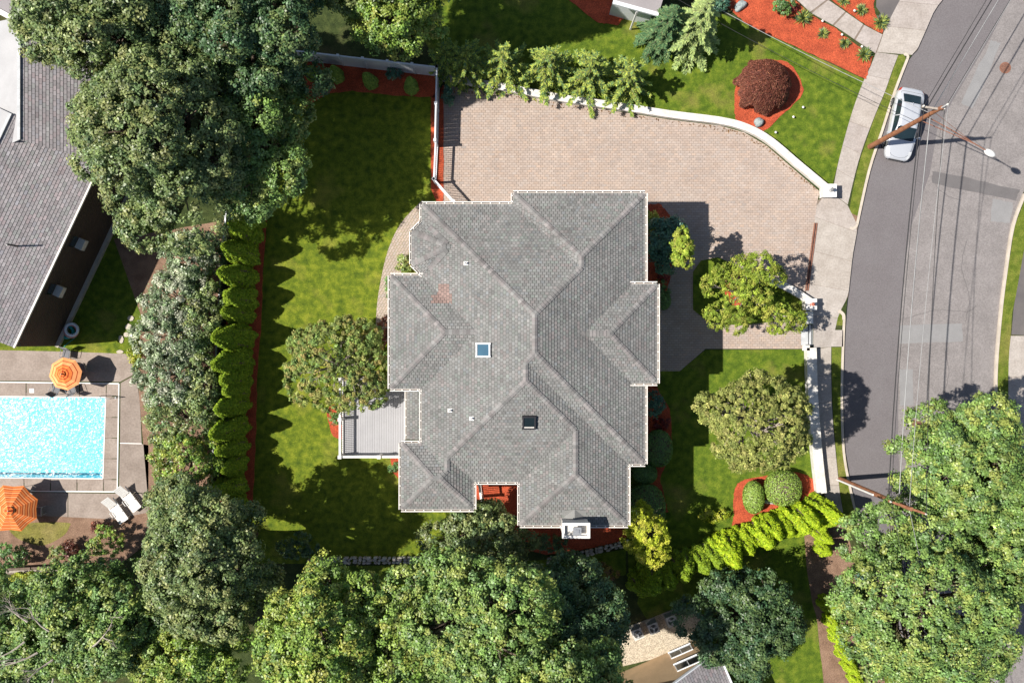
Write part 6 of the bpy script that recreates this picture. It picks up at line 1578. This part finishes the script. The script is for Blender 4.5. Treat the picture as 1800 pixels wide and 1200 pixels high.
for sg in (-1, 1):
    for (xa, xb) in ((.86, -.30), (-.36, -1.40)): gpatch(xa, xb, sg * .74, sg * .965, 8, 4, .012).build('side_window', MT['carglass'], car, smooth=True)
    m_ = MB(); m_.box((.82, sg * 1.0, .98), (.12, .20, .13)).box((.84, sg * .90, .93), (.06, .10, .05)); m_.build('mirror', MT['carpaint'], car)
    for xw in (1.38, -1.36):
        w = empty('wheel', (xw, sg * .80, .31)); w.parent = car; w.rotation_euler = (R(90), 0, 0)
        MB().lathe([(.20, -.11), (.29, -.11), (.315, -.08), (.315, .08), (.29, .11), (.20, .11)], n=24).build('tyre', MT['black'], w); m_ = MB().lathe([(.19, -.10), (.19, .112), (.05, .10)], n=20)
        for k in range(5): m_.box((.12 * math.cos(k * 1.2566), .12 * math.sin(k * 1.2566), -sg * .115), (.16, .04, .02), k * 1.2566)
        m_.build('rim', MT['greymetal'], w)
    m_ = MB(); hl = [body_section(x) for x in (2.22, 2.08, 1.9, 1.72)]; m_.add([Vector(s[q]) + Vector((.012, .008, .012)) if sg > 0 else Vector((s[q][0] + .012, -s[q][1] - .008, s[q][2] + .012)) for s in hl for q in (5, 6, 7)], [(i * 3 + j, i * 3 + j + 1, i * 3 + j + 4, i * 3 + j + 3) for i in range(3) for j in range(2)]); m_.build('headlight', MT['lamp_clear'], car)
    m_ = MB(); hl = [body_section(x) for x in (-2.0, -2.12, -2.22)]; m_.add([Vector((s[q][0] - .012, sg * (s[q][1] + .010), s[q][2] + .012)) for s in hl for q in (4, 5, 6)], [(i * 3 + j, i * 3 + j + 1, i * 3 + j + 4, i * 3 + j + 3) for i in range(2) for j in range(2)]); m_.build('tail_light', MT['lamp_red'], car)
    for xd in (.30, -.72): MB().box((xd, sg * .905, .82), (.20, .03, .03)).build('door_handle', MT['carpaint'], car)
m_ = MB().box((2.30, 0, .50), (.06, .95, .14)).box((2.29, 0, .34), (.06, 1.1, .10)); m_.build('grille', MT['black'], car)
def seam(pts, nm):
    m_ = MB(); m_.tube(pts, .008, 4); m_.build(nm, MT['black'], car)
def bz(x, yf):
    hw, zt, zs = lerp_tab(BODY, x); f = abs(yf)
    tab = [(0, zt), (.35, zt - .006), (.70, zs + .82 * (zt - zs)), (.90, zs + .45 * (zt - zs)), (.965, zs - .03)]
    for (a, z0), (b, z1) in zip(tab, tab[1:]):
        if a <= f <= b: return Vector((x, yf * hw, z0 + (z1 - z0) * (f - a) / (b - a) + .006))
for sg in (-1, 1): seam([bz(x, sg * yf) for x, yf in ((1.15, .86), (1.6, .84), (1.95, .74), (2.12, .55), (2.19, .25), (2.20, 0))], 'bonnet_seam')
seam([bz(-1.98, yf * .1) for yf in range(-8, 9)], 'boot_seam')
for sg in (-1, 1): seam([bz(-1.98 + .05 * q, sg * .82) for q in range(0, 4)], 'boot_seam')
m_ = MB().box((1.06, 0, .985), (.10, 1.1, .02)); m_.build('cowl', MT['black'], car)
m_ = MB().box((-2.31, 0, .72), (.02, .34, .16)); m_.build('number_plate', MT['cream'], car)
MB().tube([(-1.05, 0, 1.39), (-1.12, 0, 1.44), (-1.2, 0, 1.43)], .02, 6).build('antenna', MT['carpaint'], car)

# ------------------------------------------------------------------ utility poles, street lamp, wires
def pole(u, v, h, label, lean=(0, 0)):
    b = P(u, v, 0); t = empty('utility_pole', b, 0, label, 'utility pole', 'wooden utility poles')
    MB().tube([(0, 0, -.1), (lean[0] * .5, lean[1] * .5, h * .5), (lean[0], lean[1], h)], [.17, .145, .11], 14).build('shaft', MT['polewood'], t)
    return t, b
p1, b1 = pole(1529, 258, 9.2, 'brown wooden utility pole with street lamp beside the parked car')
p2, b2 = pole(1477, 842, 9.8, 'wooden utility pole at the kerb rising into the large street tree')
m_ = MB(); m_.bar((-.95, .12, 8.95), (.25, -.06, 8.95), .10, .11); m_.build('crossarm', MT['barkpale'], p1)
MB().tube([(0, 0, 9.1), (0, 0, 9.75)], .04, 8).build('top_pin', MT['trim_grey'], p1)
for x, z in ((-.92, 9.0), (0, 9.75), (.2, 9.0)):
    MB().lathe([(.035, 0), (.06, .05), (.035, .09), (.055, .13), (.02, .17)], (x, -.13 * x, z), 8).build('insulator', MT['cream'], p1)
m_ = MB(); m_.tube([(.16, .05, 6.6), (.16, .05, 7.3)], .10, 10); m_.build('junction_can', MT['dark'], p1)
m_ = MB(); m_.bar((-1.0, .35, 9.3), (1.0, -.35, 9.3), .12, .13); m_.build('crossarm', MT['polewood'], p2)
m_ = MB(); m_.tube([(-.19, -.03, .0), (-.17, -.03, 5.4)], .06, 8); m_.build('conduit', MT['white'], p2)
for x in (-.95, 0, .95): MB().lathe([(.04, 0), (.06, .06), (.02, .18)], (x, -.35 * x, 9.38), 8).build('insulator', MT['cream'], p2)
# street lamp carried by the first pole
la = empty('street_lamp', b1, 0, 'white street lamp head on long braced brown arms over the road', 'street lamp')
hd = P(1740, 269, 7.2) - b1; hd.z = 7.2
an = math.atan2(hd.y, hd.x); u_ = Vector((math.cos(an), math.sin(an), 0))
MB().tube([Vector((0, 0, 7.45)) + u_ * .14, Vector((0, 0, 7.45)) + u_ * 1.6, hd - u_ * .3 + Vector((0, 0, .05))], .032, 8).build('arm', MT['rust'], la)
MB().tube([Vector((0, 0, 6.7)) + u_ * .14, Vector((0, 0, 7.0)) + u_ * 1.6, hd - u_ * 1.0 + Vector((0, 0, .1))], .026, 8).build('brace', MT['rust'], la)
MB().tube([Vector((0, 0, 8.3)) + u_ * .13, hd - u_ * 1.1 + Vector((0, 0, .12))], .012, 6).build('stay', MT['rust'], la)
m_ = MB(); m_.lathe([(.02, -.10), (.14, -.09), (.19, -.02), (.17, .05), (.09, .10), (.01, .12)], n=16)
m_.v = [(x * 1.9, y, z) for x, y, z in m_.v]; o = m_.build('lamp_head', MT['white'], la, hd, True, an)
# cables
def cable(label, pts, sag, r, m, name='power_line', group='overhead cables'):
    mb = MB()
    for a, b in zip(pts, pts[1:]):
        a, b = Vector(a), Vector(b); n_ = 24
        mb.tube([a.lerp(b, i / n_) - Vector((0, 0, 4 * sag * (i / n_) * (1 - i / n_))) for i in range(n_ + 1)], r, 5)
    tag(mb.build(name, MT[m]), label, 'cable', group)
q0 = Vector((42.5, 44.0, 0)); q3 = Vector((27.5, -36.0, 0))
def at(b, x, y, z): return (b.x + x, b.y + y, z)
cable('thin pale primary wire running from pole top to pole top along the street', [at(q0, 0, 0, 9.9), at(b1, 0, 0, 9.9), at(b2, 0, 0, 9.55), at(q3, 0, 0, 9.6)], .35, .014, 'wirepale')
cable('dark wire on the left end of the crossarms, passing over the parked car', [at(q0, -1.0, .5, 9.1), at(b1, -.92, .12, 9.12), at(b2, -.95, .33, 9.5), at(q3, -.9, .3, 9.3)], .4, .016, 'wire')
cable('dark wire on the right end of the crossarms above the road', [at(q0, .3, -.1, 9.1), at(b1, .2, -.03, 9.12), at(b2, .95, -.33, 9.5), at(q3, .9, -.3, 9.3)], .4, .016, 'wire')
cable('thick pale twisted cable below the crossarms along the street', [at(q0, .1, .1, 7.6), at(b1, .14, .1, 7.7), at(b2, .2, .0, 7.9), at(q3, .1, 0, 7.7)], .35, .026, 'wirepale')
cable('black telephone cable lowest on the poles along the street', [at(q0, .2, .1, 6.3), at(b1, .18, .1, 6.4), at(b2, .2, .0, 6.6), at(q3, .1, 0, 6.4)], .4, .030, 'wire')
cable('pale service wire crossing the top lawn from the first pole to the blue house', [at(b1, -.1, .1, 7.9), tuple(P(1165, -40, 4.6))], .5, .016, 'wirepale')
cable('thin dark service wire beside the pale one over the top lawn', [at(b1, -.1, .05, 6.3), tuple(P(1150, -25, 4.0))], .5, .014, 'wire')
